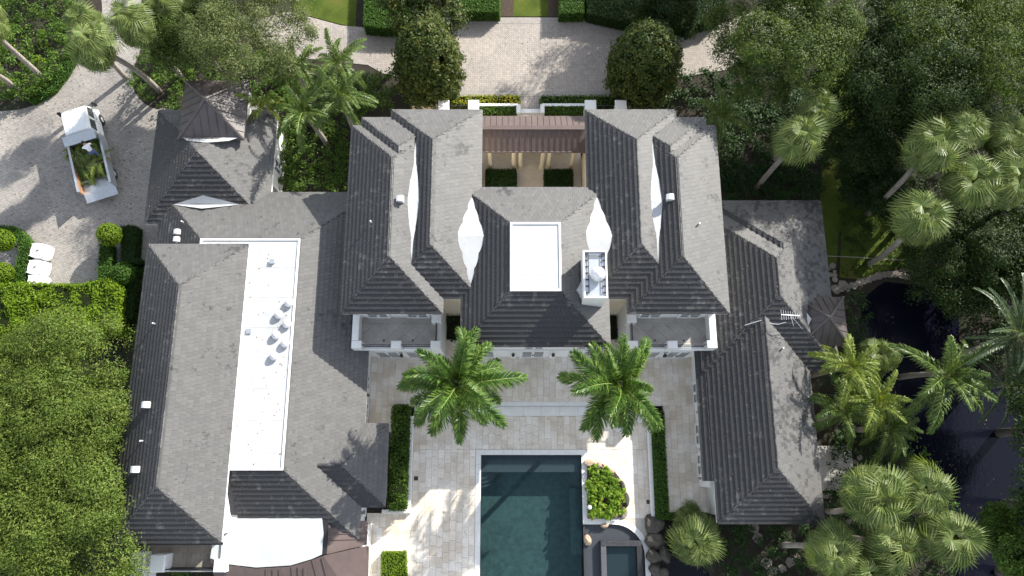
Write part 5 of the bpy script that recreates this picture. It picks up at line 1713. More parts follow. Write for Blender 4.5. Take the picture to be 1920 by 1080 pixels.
feather_palm('feather palm in front of the others, nearest the stepped main roof', 640, 182, 5.4, 'green', 17, 0.95, 5, GP)
feather_palm('feather palm nearest the garage east wall', 570, 212, 5.2, 'green', 17, 0.92, 6, GP)
feather_palm('thin pale feather palm leaning over the garage roof', 497, 196, 4.6, 'yellow', 10, 0.72, 7, GP)
feather_palm('green feather palm at the north-east corner of the main roof', 1350, 222, 4.8, 'green', 16, 0.85, 8, None, 1)
feather_palm('yellow-green palm touching the eave of the right wing', 1592, 688, 5.2, 'yellow', 16, 0.92, 9, 'palms on the pond bank')
feather_palm('yellow-green palm below the one at the right wing eave', 1640, 752, 4.6, 'yellow', 16, 0.95, 10, 'palms on the pond bank')
feather_palm('green feather palm with drooping fronds nearest the wing on the bank', 1578, 772, 3.8, 'green', 15, 0.85, 11, 'palms on the pond bank')
feather_palm('broad green palm leaning out over the pond', 1772, 702, 5.6, 'green', 17, 1.15, 12, 'palms on the pond bank', 1)
feather_palm('bushy green palm at the foot of the pond bank beside the deck of the wing', 1668, 800, 3.6, 'green', 14, 0.85, 13, 'palms on the pond bank')
feather_palm('blue-grey date palm with stiff fronds at the right edge', 1912, 628, 6.8, 'date', 30, 1.0, 14, None, 0, None, False)
feather_palm('dim blue-green palm low over the pond below the date palm', 1885, 720, 3.4, 'date', 18, 0.85, 15, None, 0, None, False)

# ---- fan palms
def fan_mesh(name, mat, stalk, R, seg, droop, rs, spread=300, hang=55):
    V, F = [], []
    d0 = math.radians(spread)
    hub = np.array([stalk, 0, 0.0])
    for i in range(seg):
        a = -d0 / 2 + d0 * (i + 0.5) / seg
        ln = R * (0.72 + 0.28 * math.cos(a / 2)) * (0.9 + 0.2 * rs.random())
        cb, sb = math.cos(math.radians(hang)), math.sin(math.radians(hang))
        e1, e2, e3 = np.array([cb, 0, -sb]), np.array([0, 1.0, 0]), np.array([sb, 0, cb])
        dv = e1 * math.cos(a) + e2 * math.sin(a) + e3 * 0.10 * (-1) ** i
        wv = -e1 * math.sin(a) + e2 * math.cos(a)
        w0 = 0.012
        w1 = 0.55 * R * d0 / seg * 0.44
        lift = 0.14 * R * abs(math.sin(a))
        m = hub + dv * ln * 0.55 + e3 * lift
        e = hub + dv * ln * 0.92 + e3 * (lift - droop * ln * 0.6 * (0.6 + 0.8 * rs.random())) + np.array([0, 0, -0.2 * ln])
        o = len(V)
        V += [hub - wv * w0, hub + wv * w0, m + wv * w1, m - wv * w1, e + wv * 0.004, e - wv * 0.004]
        F += [(o, o + 1, o + 2, o + 3), (o + 3, o + 2, o + 4, o + 5)]
    mb = MB().add([tuple(q) for q in V], F)
    nl = len(F)
    mb.tube([(0, 0, 0), (stalk * 0.5, 0, 0.06), tuple(hub)], [0.03, 0.022, 0.014], 4)
    me = bpy.data.meshes.new(name)
    me.from_pydata(mb.v, [], mb.f)
    me.materials.append(M[mat])
    me.materials.append(M['rachis'])
    me.polygons.foreach_set('material_index', [0] * nl + [1] * (len(mb.f) - nl))
    tipv = [0.0, 0.0, 0.3, 0.3, 1.0, 1.0] * (len(V) // 6)
    me.attributes.new('tip', 'FLOAT', 'POINT').data.foreach_set('value', tipv + [0.0] * (len(mb.v) - len(tipv)))
    return me
FANS = [fan_mesh('fan_leaf', 'fan', 0.8, 0.9, 46, 0.5, np.random.default_rng(5), 310, 40), fan_mesh('fan_leaf', 'fan', 1.0, 0.85, 44, 0.65, np.random.default_rng(6), 300, 60), fan_mesh('fan_leaf', 'fan', 0.65, 0.87, 46, 0.4, np.random.default_rng(7), 310, 25)]
FAN_DRY = fan_mesh('fan_leaf', 'dead_frond', 0.7, 0.8, 30, 0.8, np.random.default_rng(9), 260, 60)
def fan_palm(label, px, py, h, base_px=None, s=1.0, n=34, seed=0, group=None, curve=1.7, low=-68):
    rs = np.random.default_rng(700 + seed)
    c = P(px, py, h)
    b = P(*base_px, 0) if base_px else Vector((c.x + rs.normal() * 0.3, c.y + rs.normal() * 0.3, 0))
    t = thing('fan_palm', label, 'palm', (b.x, b.y, 0), 0, group)
    top = Vector((c.x - b.x, c.y - b.y, h))
    bow = Vector((-top.y, top.x, 0)) * 0.12
    pts = []
    for i in range(11):
        f = i / 10
        pts.append(Vector((top.x * f ** curve, top.y * f ** curve, top.z * f - 0.05)) + bow * math.sin(math.pi * f))
    mb = MB().tube(pts, [0.2 - 0.03 * math.sin(math.pi * i / 10) for i in range(11)], 10)
    for i in range(1, 30):
        f = i / 30
        q = Vector((top.x * f ** curve, top.y * f ** curve, top.z * f - 0.05)) + bow * math.sin(math.pi * f)
        mb.tube([q - Vector((0, 0, 0.03)), q + Vector((0, 0, 0.03))], 0.205 - 0.03 * math.sin(math.pi * f), 10)
    mb.build('trunk', M['palm_bark'], t, smooth=True)
    MB().lathe([(0.2, -0.6), (0.3, -0.35), (0.26, 0), (0.1, 0.25)], 10, tuple(top)).build('leaf_bases', M['dead_frond'], t)
    n = int(n * 1.35)
    for i in range(n):
        f = (i + 0.5) / n
        el = math.radians(80 - (80 - low) * f ** 0.85 + rs.normal() * 7)
        az = i * 2.39996 + rs.normal() * 0.25
        link(FANS[i % 3], 'fan_leaf', t, top + Vector((0, 0, 0.1 - 0.2 * f)), (rs.normal() * 0.6, -el * 0.9 + rs.normal() * 0.12, az), s * 1.12 * (0.8 + 0.4 * rs.random()))
    for i in range(3 + seed % 4):                    # brown leaves hanging below the crown
        link(FAN_DRY, 'fan_leaf', t, top - Vector((0, 0, 0.25)), (rs.normal() * 0.5, rad(25 + 40 * rs.random()), rs.random() * 6.28), s * (0.9 + 0.4 * rs.random()))
    return t
FP = 'sabal palms on the right'
fan_palm('sabal palm with a bare curved trunk nearest the north-east eave', 1497, 262, 7.4, (1418, 352), 1.0, 34, 1, FP)
fan_palm('sabal palm just behind the one nearest the north-east eave', 1532, 208, 7.6, None, 0.85, 28, 2, FP)
fan_palm('sabal palm with the longest bare trunk, over the dark bed', 1748, 275, 9.2, (1625, 401), 1.0, 36, 3, FP)
fan_palm('sabal palm behind the crown of the longest-trunked one', 1805, 245, 9.4, None, 0.85, 30, 4, FP)
fan_palm('lone sabal palm leaning over the pond lawn', 1722, 412, 8.0, (1628, 496), 1.05, 36, 5, FP)
fan_palm('sabal palm with a yellowing leaf, beside the right-hand clump', 1818, 345, 8.6, None, 0.98, 32, 6, FP)
fan_palm('sabal palm with a short leaning trunk at the right edge', 1890, 335, 8.8, (1832, 414), 1.05, 34, 7, FP)
fan_palm('dim sabal palm in the top right clump', 1888, 252, 9.0, None, 0.9, 30, 8, FP)
fan_palm('round sabal palm crown at the lower corner of the right wing', 1638, 930, 6.0, (1552, 958), 1.08, 44, 9, FP, 2.2)
fan_palm('sabal palm between the rounded crown and the pond', 1726, 915, 5.6, None, 0.92, 36, 10, FP)
fan_palm('sabal palm with a leaning trunk above the stepping stones', 1560, 1030, 4.8, (1465, 1022), 1.0, 32, 11, FP)
fan_palm('sabal palm at the bottom between two larger crowns', 1672, 1022, 4.8, None, 1.0, 36, 12, FP)
fan_palm('sabal palm furthest out over the water at the bottom', 1780, 1005, 5.6, None, 1.05, 36, 13, FP)
fan_palm('low fan palm among boulders below the right wing', 1305, 1012, 1.6, None, 1.0, 34, 14, None, 1.7, -15)
fan_palm('small dark fan palm on the pond bank under the little metal roof', 1645, 668, 2.2, None, 0.75, 26, 15, None)
fan_palm('small fan palm against the south eave of the right wing', 1292, 968, 0.9, None, 0.6, 18, 16, None)
fan_palm('sabal palm crown at the very right edge above the leaning trunk', 1925, 300, 9.0, None, 1.0, 32, 23, FP)
fan_palm('sabal palm low at the bottom edge below the clump', 1625, 1078, 4.0, None, 1.05, 32, 24, FP)
FL = 'sabal palms over the drive'
fan_palm('sabal palm leaning over the drive towards the truck', 175, 88, 8.0, (300, 172), 0.95, 32, 17, FL)
fan_palm('middle sabal palm over the drive', 252, 46, 7.5, (345, 150), 0.95, 32, 18, FL)
fan_palm('sabal palm at the top edge beside the airy tree', 312, 8, 7.0, (350, 72), 0.95, 30, 19, FL)
fan_palm('darker sabal palm behind the one leaning over the drive', 158, 48, 6.0, None, 0.85, 28, 20, FL)
fan_palm('palm whose long bare trunk crosses the fern bed', -38, 40, 7.6, (88, 152), 1.0, 30, 21, FL)
fan_palm('palm at the left edge with only its lower trunk in view', -60, 122, 6.0, (36, 172), 1.0, 30, 22, FL)

# ================================================================ COURTYARD, ENTRANCE
tag(MB().box(0.42, 2.18, 16.5, 25.3, -0.05, 0.05).build('courtyard_path', M['travertine']), kind='structure')
tag(MB().box(-2.24, 4.97, 16.5, 22.6, -0.05, 0.045).build('walkway_floor', M['travertine']), kind='structure')
def gravel_strip(x0, x1):
    n = 700
    X = x0 + RNG.random(n) * (x1 - x0)
    Y = 17.5 + RNG.random(n) * 2.9
    C = np.stack([X, Y, np.full(n, 0.03)], 1)
    tag(link(leaves_mesh('gravel', C, unit_rows(np.array([0, 0, 1.0]) + RNG.normal(size=C.shape) * 0.4), 0.07, M['flagstone'], 0.8), 'gravel'), kind='stuff')
gravel_strip(0.3, 0.42)
gravel_strip(2.18, 2.3)
def gate(px0, px1, label_l, label_r, label_g):
    for (a, b, lb) in ((px0, px0 + 21, label_l), (px1 - 21, px1, label_r)):
        p, q = P(a, 206, 2.4), P(b, 187, 2.4)
        t = thing('gate_pillar', lb, 'pillar', ((p.x + q.x) / 2, (p.y + q.y) / 2, 0), 0, 'white gate pillars')
        w, d_ = (q.x - p.x) / 2, (q.y - p.y) / 2
        MB().box(-w + 0.06, w - 0.06, -d_ + 0.06, d_ - 0.06, 0, 2.2).build('shaft', M['white_wall'], t)
        MB().cham(-w, w, -d_, d_, 2.201, 2.4, 0.04).build('cap', M['white_trim'], t)
    p, q = P(px0 + 21, 197, 1.6), P(px1 - 21, 197, 1.6)
    t = thing('iron_gate', label_g, 'gate', ((p.x + q.x) / 2, p.y, 0))
    w = (q.x - p.x) / 2 + 0.04
    r = MB().box(-w, w, -0.03, 0.03, 1.5, 1.55).box(-w, w, -0.03, 0.03, 0.2, 0.25)
    r.build('rail', M['black_iron'], t)
    n = int(2 * w / 0.12)
    bar = None
    for i in range(n):
        x = -w + 2 * w * (i + 0.5) / n
        if bar is None:
            bar = MB().box(-0.012, 0.012, -0.012, 0.012, 0.251, 1.498).build('bar', M['black_iron'], t)
            bar.location = (x, 0, 0)
            bm_ = bar.data
        else:
            link(bm_, 'bar', t, (x, 0, 0))
    return t
gate(821, 898, 'white gate pillar farthest from the front path on the left', 'white gate pillar on the left nearer the front path', 'black iron gate between the left pair of white pillars')
gate(1097, 1175, 'white gate pillar on the right nearer the front path', 'white gate pillar farthest from the front path on the right', 'black iron gate between the right pair of white pillars')
for a, b, lb in ((898, 972, 'low white wall left of the front path'), (1016, 1097, 'low white wall right of the front path'), (772, 821, 'low cream wall left of the left gate'), (1175, 1216, 'low cream wall right of the right gate')):
    p, q = P(a, 197, 0.7), P(b, 197, 0.7)
    tag(MB().cham(p.x, q.x, p.y - 0.12, p.y + 0.12, 0, 0.75).build('garden_wall', M['cream_wall' if 'cream' in lb else 'white_trim']), lb, 'wall')
for a, b, lb in ((968, 976, 'white end block left of the front step'), (1013, 1021, 'white end block right of the front step')):
    p, q = P(a, 212, 0.8), P(b, 196, 0.8)
    tag(MB().cham(p.x, q.x, p.y, q.y, 0, 0.85).build('end_block', M['white_trim']), lb, 'pier')
p, q = P(976, 212, 0.15), P(1013, 204, 0.15)
tag(MB().cham(p.x, q.x, p.y, q.y, -0.05, 0.16).build('entrance_step', M['white_trim']), kind='structure')

# ================================================================ BOULDERS AND FLAGSTONES
def rock_mesh(seed, sub=3):
    bm = bmesh.new()
    bmesh.ops.create_icosphere(bm, subdivisions=sub, radius=1.0)
    rs = random.Random(seed)
    off = Vector((rs.uniform(0, 50), rs.uniform(0, 50), rs.uniform(0, 50)))
    planes = [(Vector((rs.gauss(0, 1), rs.gauss(0, 1), rs.gauss(0, 1))).normalized(), rs.uniform(0.62, 0.9)) for _ in range(11)]
    for v in bm.verts:
        d = v.co.normalized()
        r = 1 + 0.14 * mnoise.noise(d * 1.6 + off)
        for n_, k in planes:
            c_ = d.dot(n_)
            if c_ > 1e-3:
                r = min(r, k / c_)
        v.co = d * (r + 0.07 * mnoise.noise(d * 4 + off))
    me = bpy.data.meshes.new('boulder')
    bm.to_mesh(me)
    bm.free()
    return me
RM = [rock_mesh(i) for i in range(5)]
def boulder(label, px, py, rx, ry, rz, mat='rock_dark', i=0, rot=0.0, z=None, group=None):
    c = P(px, py, rz * 0.5 if z is None else z)
    me = RM[i % 5].copy()
    me.materials.append(M[mat])
    o = link(me, 'boulder', None, (c.x, c.y, rz * 0.25 if z is None else z), (0, 0, rot), (rx, ry, rz))
    return tag(o, label, 'boulder', group)
boulder('large dark boulder at the head of the rock row beside the deck', 1226, 982, 0.72, 0.68, 0.75, i=0)
boulder('small dark boulder wedged above the rock row', 1233, 966, 0.36, 0.3, 0.4, i=1)
boulder('rounded mottled boulder second in the rock row', 1230, 1014, 0.68, 0.6, 0.8, i=2, rot=0.6)
boulder('dark split boulder touching the spa kerb', 1227, 1043, 0.5, 0.58, 0.7, i=3, rot=1.2)
boulder('dark boulder leaning on the split boulder', 1245, 1040, 0.36, 0.7, 0.7, i=4, rot=0.2)
boulder('dark boulder at the bottom of the rock row', 1228, 1070, 0.5, 0.42, 0.6, i=1, rot=2.0)
boulder('last dark boulder of the row at the bottom edge', 1242, 1078, 0.5, 0.5, 0.6, i=0, rot=2.6)
boulder('pale tan rock standing in the shallow spa water', 1102, 1013, 0.28, 0.36, 0.4, 'rock_tan', 2, z=0.05)
boulder('small brown rock on the inner curve of the spa kerb', 1134, 986, 0.3, 0.16, 0.2, 'rock_tan', 3, z=0.05)
boulder('tan boulder at the pool corner of the planted bed', 1104, 868, 0.42, 0.24, 0.35, 'rock_tan', 0, 0.1)
boulder('tan boulder second along the planted bed', 1122, 872, 0.28, 0.22, 0.32, 'rock_tan', 1, 0.6)
boulder('tan boulder on the upper curve of the planted bed', 1134, 878, 0.3, 0.24, 0.3, 'rock_tan', 4, 0.8)
boulder('pale tan boulder ending the upper curve of the planted bed', 1146, 885, 0.26, 0.22, 0.3, 'rock_tan', 2, 0.2)
boulder('dark boulder on the outer curve of the planted bed, upper', 1168, 914, 0.22, 0.5, 0.35, 'rock_dark', 3, 0.3)
boulder('dark boulder on the outer curve of the planted bed, lower', 1174, 938, 0.22, 0.5, 0.35, 'rock_dark', 4, -0.1)
boulder('grey flat boulder at the bottom curve of the planted bed', 1170, 962, 0.24, 0.4, 0.25, 'flagstone', 0, -0.4)
boulder('reddish boulder at the lower pool corner of the planted bed', 1112, 966, 0.34, 0.34, 0.4, 'rock_tan', 3, 1.0)
boulder('reddish boulder at the bottom of the planted bed', 1152, 964, 0.24, 0.26, 0.35, 'rock_tan', 1, 1.4)
tag(MB().lathe([(0.12, 0.05), (0.15, 0.2), (0.1, 0.36), (0.02, 0.4)], 12, tuple(P(1105, 951, 0.3))).build('garden_light', M['white_trim']), 'small white globe light in the planted bed by the pool', 'light')
tag(sheet('planter_soil', [P(x, y) for x, y in ((1100, 872), (1126, 868), (1152, 884), (1170, 908), (1176, 945), (1164, 970), (1101, 972))], 0.2, M['mulch']), kind='structure')
def flagstones(name, label, spots, z=0.05):
    t = bpy.data.objects.new(name, None)
    rs = random.Random(len(spots))
    mb0 = None
    par = tag(MB().prism(ccw([Vector((P(*spots[0][:2]).x + 0.2 * math.cos(a), P(*spots[0][:2]).y + 0.2 * math.sin(a))) for a in [i * 1.05 for i in range(6)]]), -0.05, 0.008).build(name, M['mulch']), label, kind='structure')
    bpy.data.objects.remove(t)
    for (x, y, r, *mt) in spots:
        c = P(x, y, z)
        n = rs.choice((5, 6, 6, 7))
        a0 = rs.random() * 6
        pts = [(c.x + r * (0.8 + 0.35 * rs.random()) * math.cos(a0 + 6.283 * i / n), c.y + r * (0.8 + 0.3 * rs.random()) * math.sin(a0 + 6.283 * i / n)) for i in range(n)]
        MB().prism(ccw(pts), -0.03, z + rs.uniform(-0.01, 0.015)).build('flagstone', M[mt[0] if mt else 'flagstone'], par)
flagstones('stone_path', 'curved flagstone path along the pond edge', [(1581, 533, 0.34), (1590, 540, 0.3), (1600, 535, 0.3), (1611, 530, 0.32), (1621, 527, 0.27), (1630, 524, 0.25), (1638, 520, 0.28), (1648, 517, 0.3), (1658, 515, 0.26), (1668, 514, 0.28), (1679, 514, 0.3), (1690, 516, 0.27), (1700, 518, 0.26), (1578, 542, 0.26), (1566, 540, 0.3)])
flagstones('stone_path', 'pale stepping stones against the east eave of the right wing', [(1561, 499, 0.26), (1555, 504, 0.15), (1565, 509, 0.16), (1565, 516, 0.2), (1557, 515, 0.2), (1566, 524, 0.22), (1569, 545, 0.28)])
flagstones('stone_path', 'stepping stones through the shrubs below the right wing', [(1414, 990, 0.36), (1421, 1009, 0.38), (1438, 1056, 0.4), (1449, 1074, 0.45), (1466, 1066, 0.3), (1481, 1054, 0.36), (1496, 1046, 0.28), (1602, 970, 0.24), (1592, 978, 0.22)])
flagstones('stone_path', 'pale stepping stones behind the side terrace of the right wing', [(1612, 858, 0.22), (1603, 866, 0.16), (1616, 873, 0.2), (1607, 846, 0.2), (1590, 852, 0.18), (1556, 930, 0.22), (1574, 926, 0.24), (1548, 930, 0.2)])
st = tag(MB().box(P(1540, 0, 0).x * 0 + 19.0, 22.1, -1.6, 1.2, -0.05, 0.3).build('side_terrace', M['slab']), 'grey paved terrace at the outer side of the right wing', kind='structure')
for i in range(2):
    for j in range(3):
        MB().cham(19.02 + i * 1.54, 19.02 + (i + 1) * 1.54 - 0.03, -1.58 + j * 0.93, -1.58 + (j + 1) * 0.93 - 0.03, 0.28, 0.33, 0.01).build('terrace_slab', M['balcony_tile'], st)
# thin pipe across the pond lawn
tag(MB().tube([P(1549, 480, 0.5), P(1600, 482, 0.4), P(1640, 485, 0.35), P(1695, 488, 0.3), P(1760, 490, 0.3)], 0.035, 6).build('pipe', M['flagstone']), 'thin pale pipe running from the right wing over the lawn', 'pipe')
# deck drains
for x, y, lb in ((780, 897, 'small dark deck drain left of the pool'), (1216, 941, 'small dark deck drain right of the planted bed')):
    c = P(x, y, LZ + 0.012)
    tag(MB().box(c.x - 0.13, c.x + 0.13, c.y - 0.13, c.y + 0.13, LZ - 0.03, LZ + 0.012).build('deck_drain', M['rock_dark']), lb, 'drain')
c = P(1160, 803, LZ)
tag(MB().lathe([(0.26, 0), (0.3, 0.3), (0.26, 0.3), (0.24, 0.22)], 18, (c.x, c.y, LZ)).build('plant_pot', M['coping']), 'round pale planter pot under the right royal palm', 'pot')

# ================================================================ SACKS
M['sack'] = plain('woven_white_sack', (0.75, 0.76, 0.75), 0.7, 0.08, 3, bump=0.3)
def sack(label, px, py, rot, seed):
    c = P(px, py, 0.95)
    rs = random.Random(seed)
    bm = bmesh.new()
    bmesh.ops.create_cube(bm, size=1.0)
    bmesh.ops.subdivide_edges(bm, edges=bm.edges[:], cuts=6, use_grid_fill=True)
    for v in bm.verts:
        x, y, z = v.co
        bulge = 1 + 0.16 * math.cos(z * math.pi) - 0.05
        r = max(abs(x), abs(y)) * 2
        rr = math.hypot(x, y) * 2
        f = (r / rr) ** 0.35 if rr > 1e-6 else 1
        v.co.x = x * bulge * f * 1.04
        v.co.y = y * bulge * f * 1.0
        if z > 0.3:
            v.co.z = 0.5 + 0.1 * (1 - rr * 0.6) + 0.05 * mnoise.noise(Vector((x * 4 + seed, y * 4, 1)))
        v.co += Vector((1, 1, 0.4)) * 0.035 * mnoise.noise(v.co * 3.5 + Vector((seed, 0, 0)))
        v.co.z = (v.co.z + 0.5) * 0.95
    me = bpy.data.meshes.new('bag')
    bm.to_mesh(me)
    bm.free()
    me.materials.append(M['sack'])
    me.polygons.foreach_set('use_smooth', [True] * len(me.polygons))
    t = thing('bulk_sack', label, 'sack', (c.x, c.y, 0.02), rot, 'white bulk sacks beside the curved hedge')
    link(me, 'bag', t)
    tie = MB().tube([(-0.05, 0, 1.02), (0.02, 0.05, 1.1), (0.12, 0.02, 1.06)], [0.05, 0.07, 0.02], 7).tube([(0, -0.08, 1.02), (0.03, 0.02, 1.1), (0.0, 0.12, 1.05)], [0.02, 0.05, 0.02], 6)
    tie.build('tied_spout', M['rock_tan'], t)
    lp = MB()
    for sx in (-1, 1):
        for sy in (-1, 1):
            a = Vector((sx * 0.42, sy * 0.42, 0.92))
            lp.tube([a + Vector((0, -sy * 0.14, 0)), a + Vector((sx * 0.1, 0, 0.1)), a + Vector((-sx * 0.14, 0, 0))], 0.022, 5)
    lp.build('lifting_loop', M['sack'], t)
sack('white bulk sack farthest from the lime hedge', 72, 470, -0.1, 1)
sack('white bulk sack in the middle of the three', 67, 501, -0.08, 2)
sack('white bulk sack half hidden behind the lime hedge', 66, 529, -0.05, 3)

# ================================================================ TRUCK
M['truck_white'] = plain('white_truck_paint', (0.7, 0.72, 0.73), 0.3, 0.04, 2)
M['truck_rust'] = plain('rusty_bed_wood', (0.25, 0.13, 0.07), 0.8, 0.3, 5)
M['rubber'] = plain('tyre_rubber', (0.015, 0.015, 0.016), 0.85)
M['lamp_red'] = plain('red_lens', (0.5, 0.05, 0.02), 0.3)
f0, f1 = P(134.5, 202.6, 2.35), P(147.7, 248.2, 2.35)
tail = P(180, 356, 1.5)
fd = Vector((f0.x - tail.x, f0.y - tail.y, 0))
TL = fd.length
fd.normalize()
rotz = math.atan2(fd.y, fd.x)          # truck's own +X points forward
mid = Vector((tail.x, tail.y, 0)) + fd * (TL / 2)
truck = thing('dump_truck', 'white landscaping truck with an open bed full of cut palm fronds', 'truck', (mid.x, mid.y, 0.02), rotz)
h = TL / 2
cw = 0.98
def loft(sections):
    """closed body through cross-sections given as lists of (x, y, z)"""
    mb = MB()
    n = len(sections[0])
    vs = [p for s_ in sections for p in s_]
    fs = [tuple(range(n - 1, -1, -1)), tuple((len(sections) - 1) * n + i for i in range(n))]
    for i in range(len(sections) - 1):
        for k in range(n):
            k2 = (k + 1) % n
            fs.append((i * n + k, i * n + k2, (i + 1) * n + k2, (i + 1) * n + k))
    return mb.add(vs, fs)
def cab_sec(z, xf, xr, w, r=0.12):
    return [(xf, -w + r, z), (xf, w - r, z), (xf - r, w, z), (xr + 0.06, w, z), (xr, w - 0.06, z), (xr, -w + 0.06, z), (xr + 0.06, -w, z), (xf - r, -w, z)]
xr = h - 1.95
cabo = loft([cab_sec(0.55, h + 0.35, xr, cw), cab_sec(1.25, h + 0.38, xr, cw), cab_sec(1.4, h + 0.34, xr, cw - 0.02), cab_sec(2.15, h + 0.02, xr + 0.03, cw - 0.1), cab_sec(2.32, h - 0.12, xr + 0.1, cw - 0.18)])
cab_o = cabo.build('cab', M['truck_white'], truck)
rb = MB()
for i in range(7):
    yy = -0.66 + i * 0.22
    rb.box(xr + 0.2, h - 0.25, yy - 0.03, yy + 0.03, 2.31, 2.335)
rb.build('roof_ribs', M['truck_white'], cab_o)
for i in range(3):
    MB().box(h - 0.2, h - 0.15, -0.16 + i * 0.15, -0.12 + i * 0.15, 2.3, 2.36).build('marker_lamp', M['black_iron'], cab_o)
ws = MB().add([(h + 0.335, -0.82, 1.46), (h + 0.335, 0.82, 1.46), (h + 0.045, 0.74, 2.12), (h + 0.045, -0.74, 2.12)], [(0, 1, 2, 3)])
ws.build('windscreen', M['glass'], cab_o)
for s_ in (-1, 1):
    for a, b in ((h - 0.75, h + 0.06), (h - 1.75, h - 0.9)):
        w0, w1 = (cw - 0.012) * s_, (cw - 0.085) * s_
        MB().add([(a, w0, 1.45), (b, w0, 1.45), (b - 0.1, w1, 2.08), (a, w1, 2.08)], [(0, 1, 2, 3) if s_ < 0 else (3, 2, 1, 0)]).build('side_window', M['glass'], cab_o)
    MB().box(h - 0.83, h - 0.81, s_ * cw - 0.006, s_ * cw + 0.006, 0.7, 1.42).build('door_seam', M['black_iron'], cab_o)
    MB().box(h - 0.72, h - 0.55, s_ * cw - 0.02, s_ * cw + 0.03, 1.2, 1.26).build('handle', M['black_iron'], cab_o)
    mr = MB().tube([(h + 0.2, s_ * cw, 1.5), (h + 0.32, s_ * (cw + 0.22), 1.62)], 0.02, 5)
    mr.cham(h + 0.26, h + 0.36, min(s_ * (cw + 0.14), s_ * (cw + 0.36)), max(s_ * (cw + 0.14), s_ * (cw + 0.36)), 1.35, 1.85, 0.03)
    mr.build('wing_mirror', M['black_iron'], truck)
    MB().box(h + 0.34, h + 0.42, s_ * 0.72 - 0.14, s_ * 0.72 + 0.14, 0.78, 0.98).build('headlight', M['vent'], truck)
MB().cham(h + 0.28, h + 0.5, -0.95, 0.95, 0.42, 0.66, 0.04).build('bumper', M['truck_white'], truck)
for x in (h - 0.25, -h + 1.45):
    for s_ in (-1, 1):
        wh = MB()
        prof = [(0.2, -0.12), (0.36, -0.12), (0.4, -0.07), (0.4, 0.07), (0.36, 0.12), (0.2, 0.12)]
        vs, fs = [], []
        nn = 20
        yy0 = s_ * (cw - 0.06)
        for r, y in prof:
            for k in range(nn):
                a = 2 * math.pi * k / nn
                vs.append((x + r * math.cos(a), yy0 + y, 0.4 + r * math.sin(a)))
        for i in range(len(prof)):
            for k in range(nn):
                i2, k2 = (i + 1) % len(prof), (k + 1) % nn
                fs.append((i * nn + k, i * nn + k2, i2 * nn + k2, i2 * nn + k))
        w_ = wh.add(vs, fs).build('wheel', M['rubber'], truck, smooth=False)
        rm = MB().tube([(x, yy0 - 0.1, 0.4), (x, yy0 + 0.1, 0.4)], 0.21, 16)
        rm.build('rim', M['vent'], w_)
MB().box(-h + 0.1, h - 0.1, -0.42, 0.42, 0.5, 0.72).build('chassis', M['black_iron'], truck)
# open bed: floor, flared sides, head board with a cab guard, dropped tailgate
bx0, bx1, bw = -h + 0.15, xr - 0.12, 1.1
MB().box(bx0, bx1, -bw, bw, 0.85, 0.95).build('bed_floor', M['steel'], truck)
for s_ in (-1, 1):
    a = MB()
    y0, y1 = s_ * bw, s_ * (bw + 0.06)
    a.box(bx0, bx1, min(y0, y1), max(y0, y1), 0.8, 1.62)
    a.box(bx0, bx1, min(y0 - s_ * 0.06, y1 + s_ * 0.03), max(y0 - s_ * 0.06, y1 + s_ * 0.03), 1.621, 1.69)
    sd = a.build('side_board', M['steel'], truck)
    lin = MB()
    for k in range(3):
        lin.box(bx0 + 0.02, bx1 - 0.02, min(y0 - s_ * 0.035, y0 - s_ * 0.004), max(y0 - s_ * 0.035, y0 - s_ * 0.004), 0.97 + k * 0.21, 1.15 + k * 0.21)
    lin.build('plank', M['truck_rust'], sd)
MB().box(bx1 - 0.05, bx1 + 0.01, -bw, bw, 0.951, 2.25).build('head_board', M['truck_white'], truck)
MB().add([(bx1 - 0.62, -bw, 2.12), (bx1 - 0.62, bw, 2.12), (bx1 + 0.06, bw, 2.26), (bx1 + 0.06, -bw, 2.26), (bx1 - 0.62, -bw, 2.16), (bx1 - 0.62, bw, 2.16), (bx1 + 0.06, bw, 2.3), (bx1 + 0.06, -bw, 2.3)],
         [(3, 2, 1, 0), (4, 5, 6, 7), (0, 1, 5, 4), (1, 2, 6, 5), (2, 3, 7, 6), (3, 0, 4, 7)]).build('cab_guard', M['steel'], truck)
MB().add([(bx0, -bw, 0.9), (bx0, bw, 0.9), (bx0 - 0.55, bw, 0.72), (bx0 - 0.55, -bw, 0.72), (bx0, -bw, 0.95), (bx0, bw, 0.95), (bx0 - 0.55, bw, 0.77), (bx0 - 0.55, -bw, 0.77)],
         [(3, 2, 1, 0), (4, 5, 6, 7), (1, 2, 6, 5), (2, 3, 7, 6), (3, 0, 4, 7)]).build('tailgate', M['steel'], truck)
MB().box(-h - 0.1, -h + 0.14, -0.95, 0.95, 0.5, 0.68).build('rear_bumper', M['black_iron'], truck)
for s_ in (-1, 1):
    MB().box(-h - 0.12, -h - 0.08, s_ * 0.8 - 0.12, s_ * 0.8 + 0.12, 0.55, 0.66).build('tail_lamp', M['lamp_red'], truck)
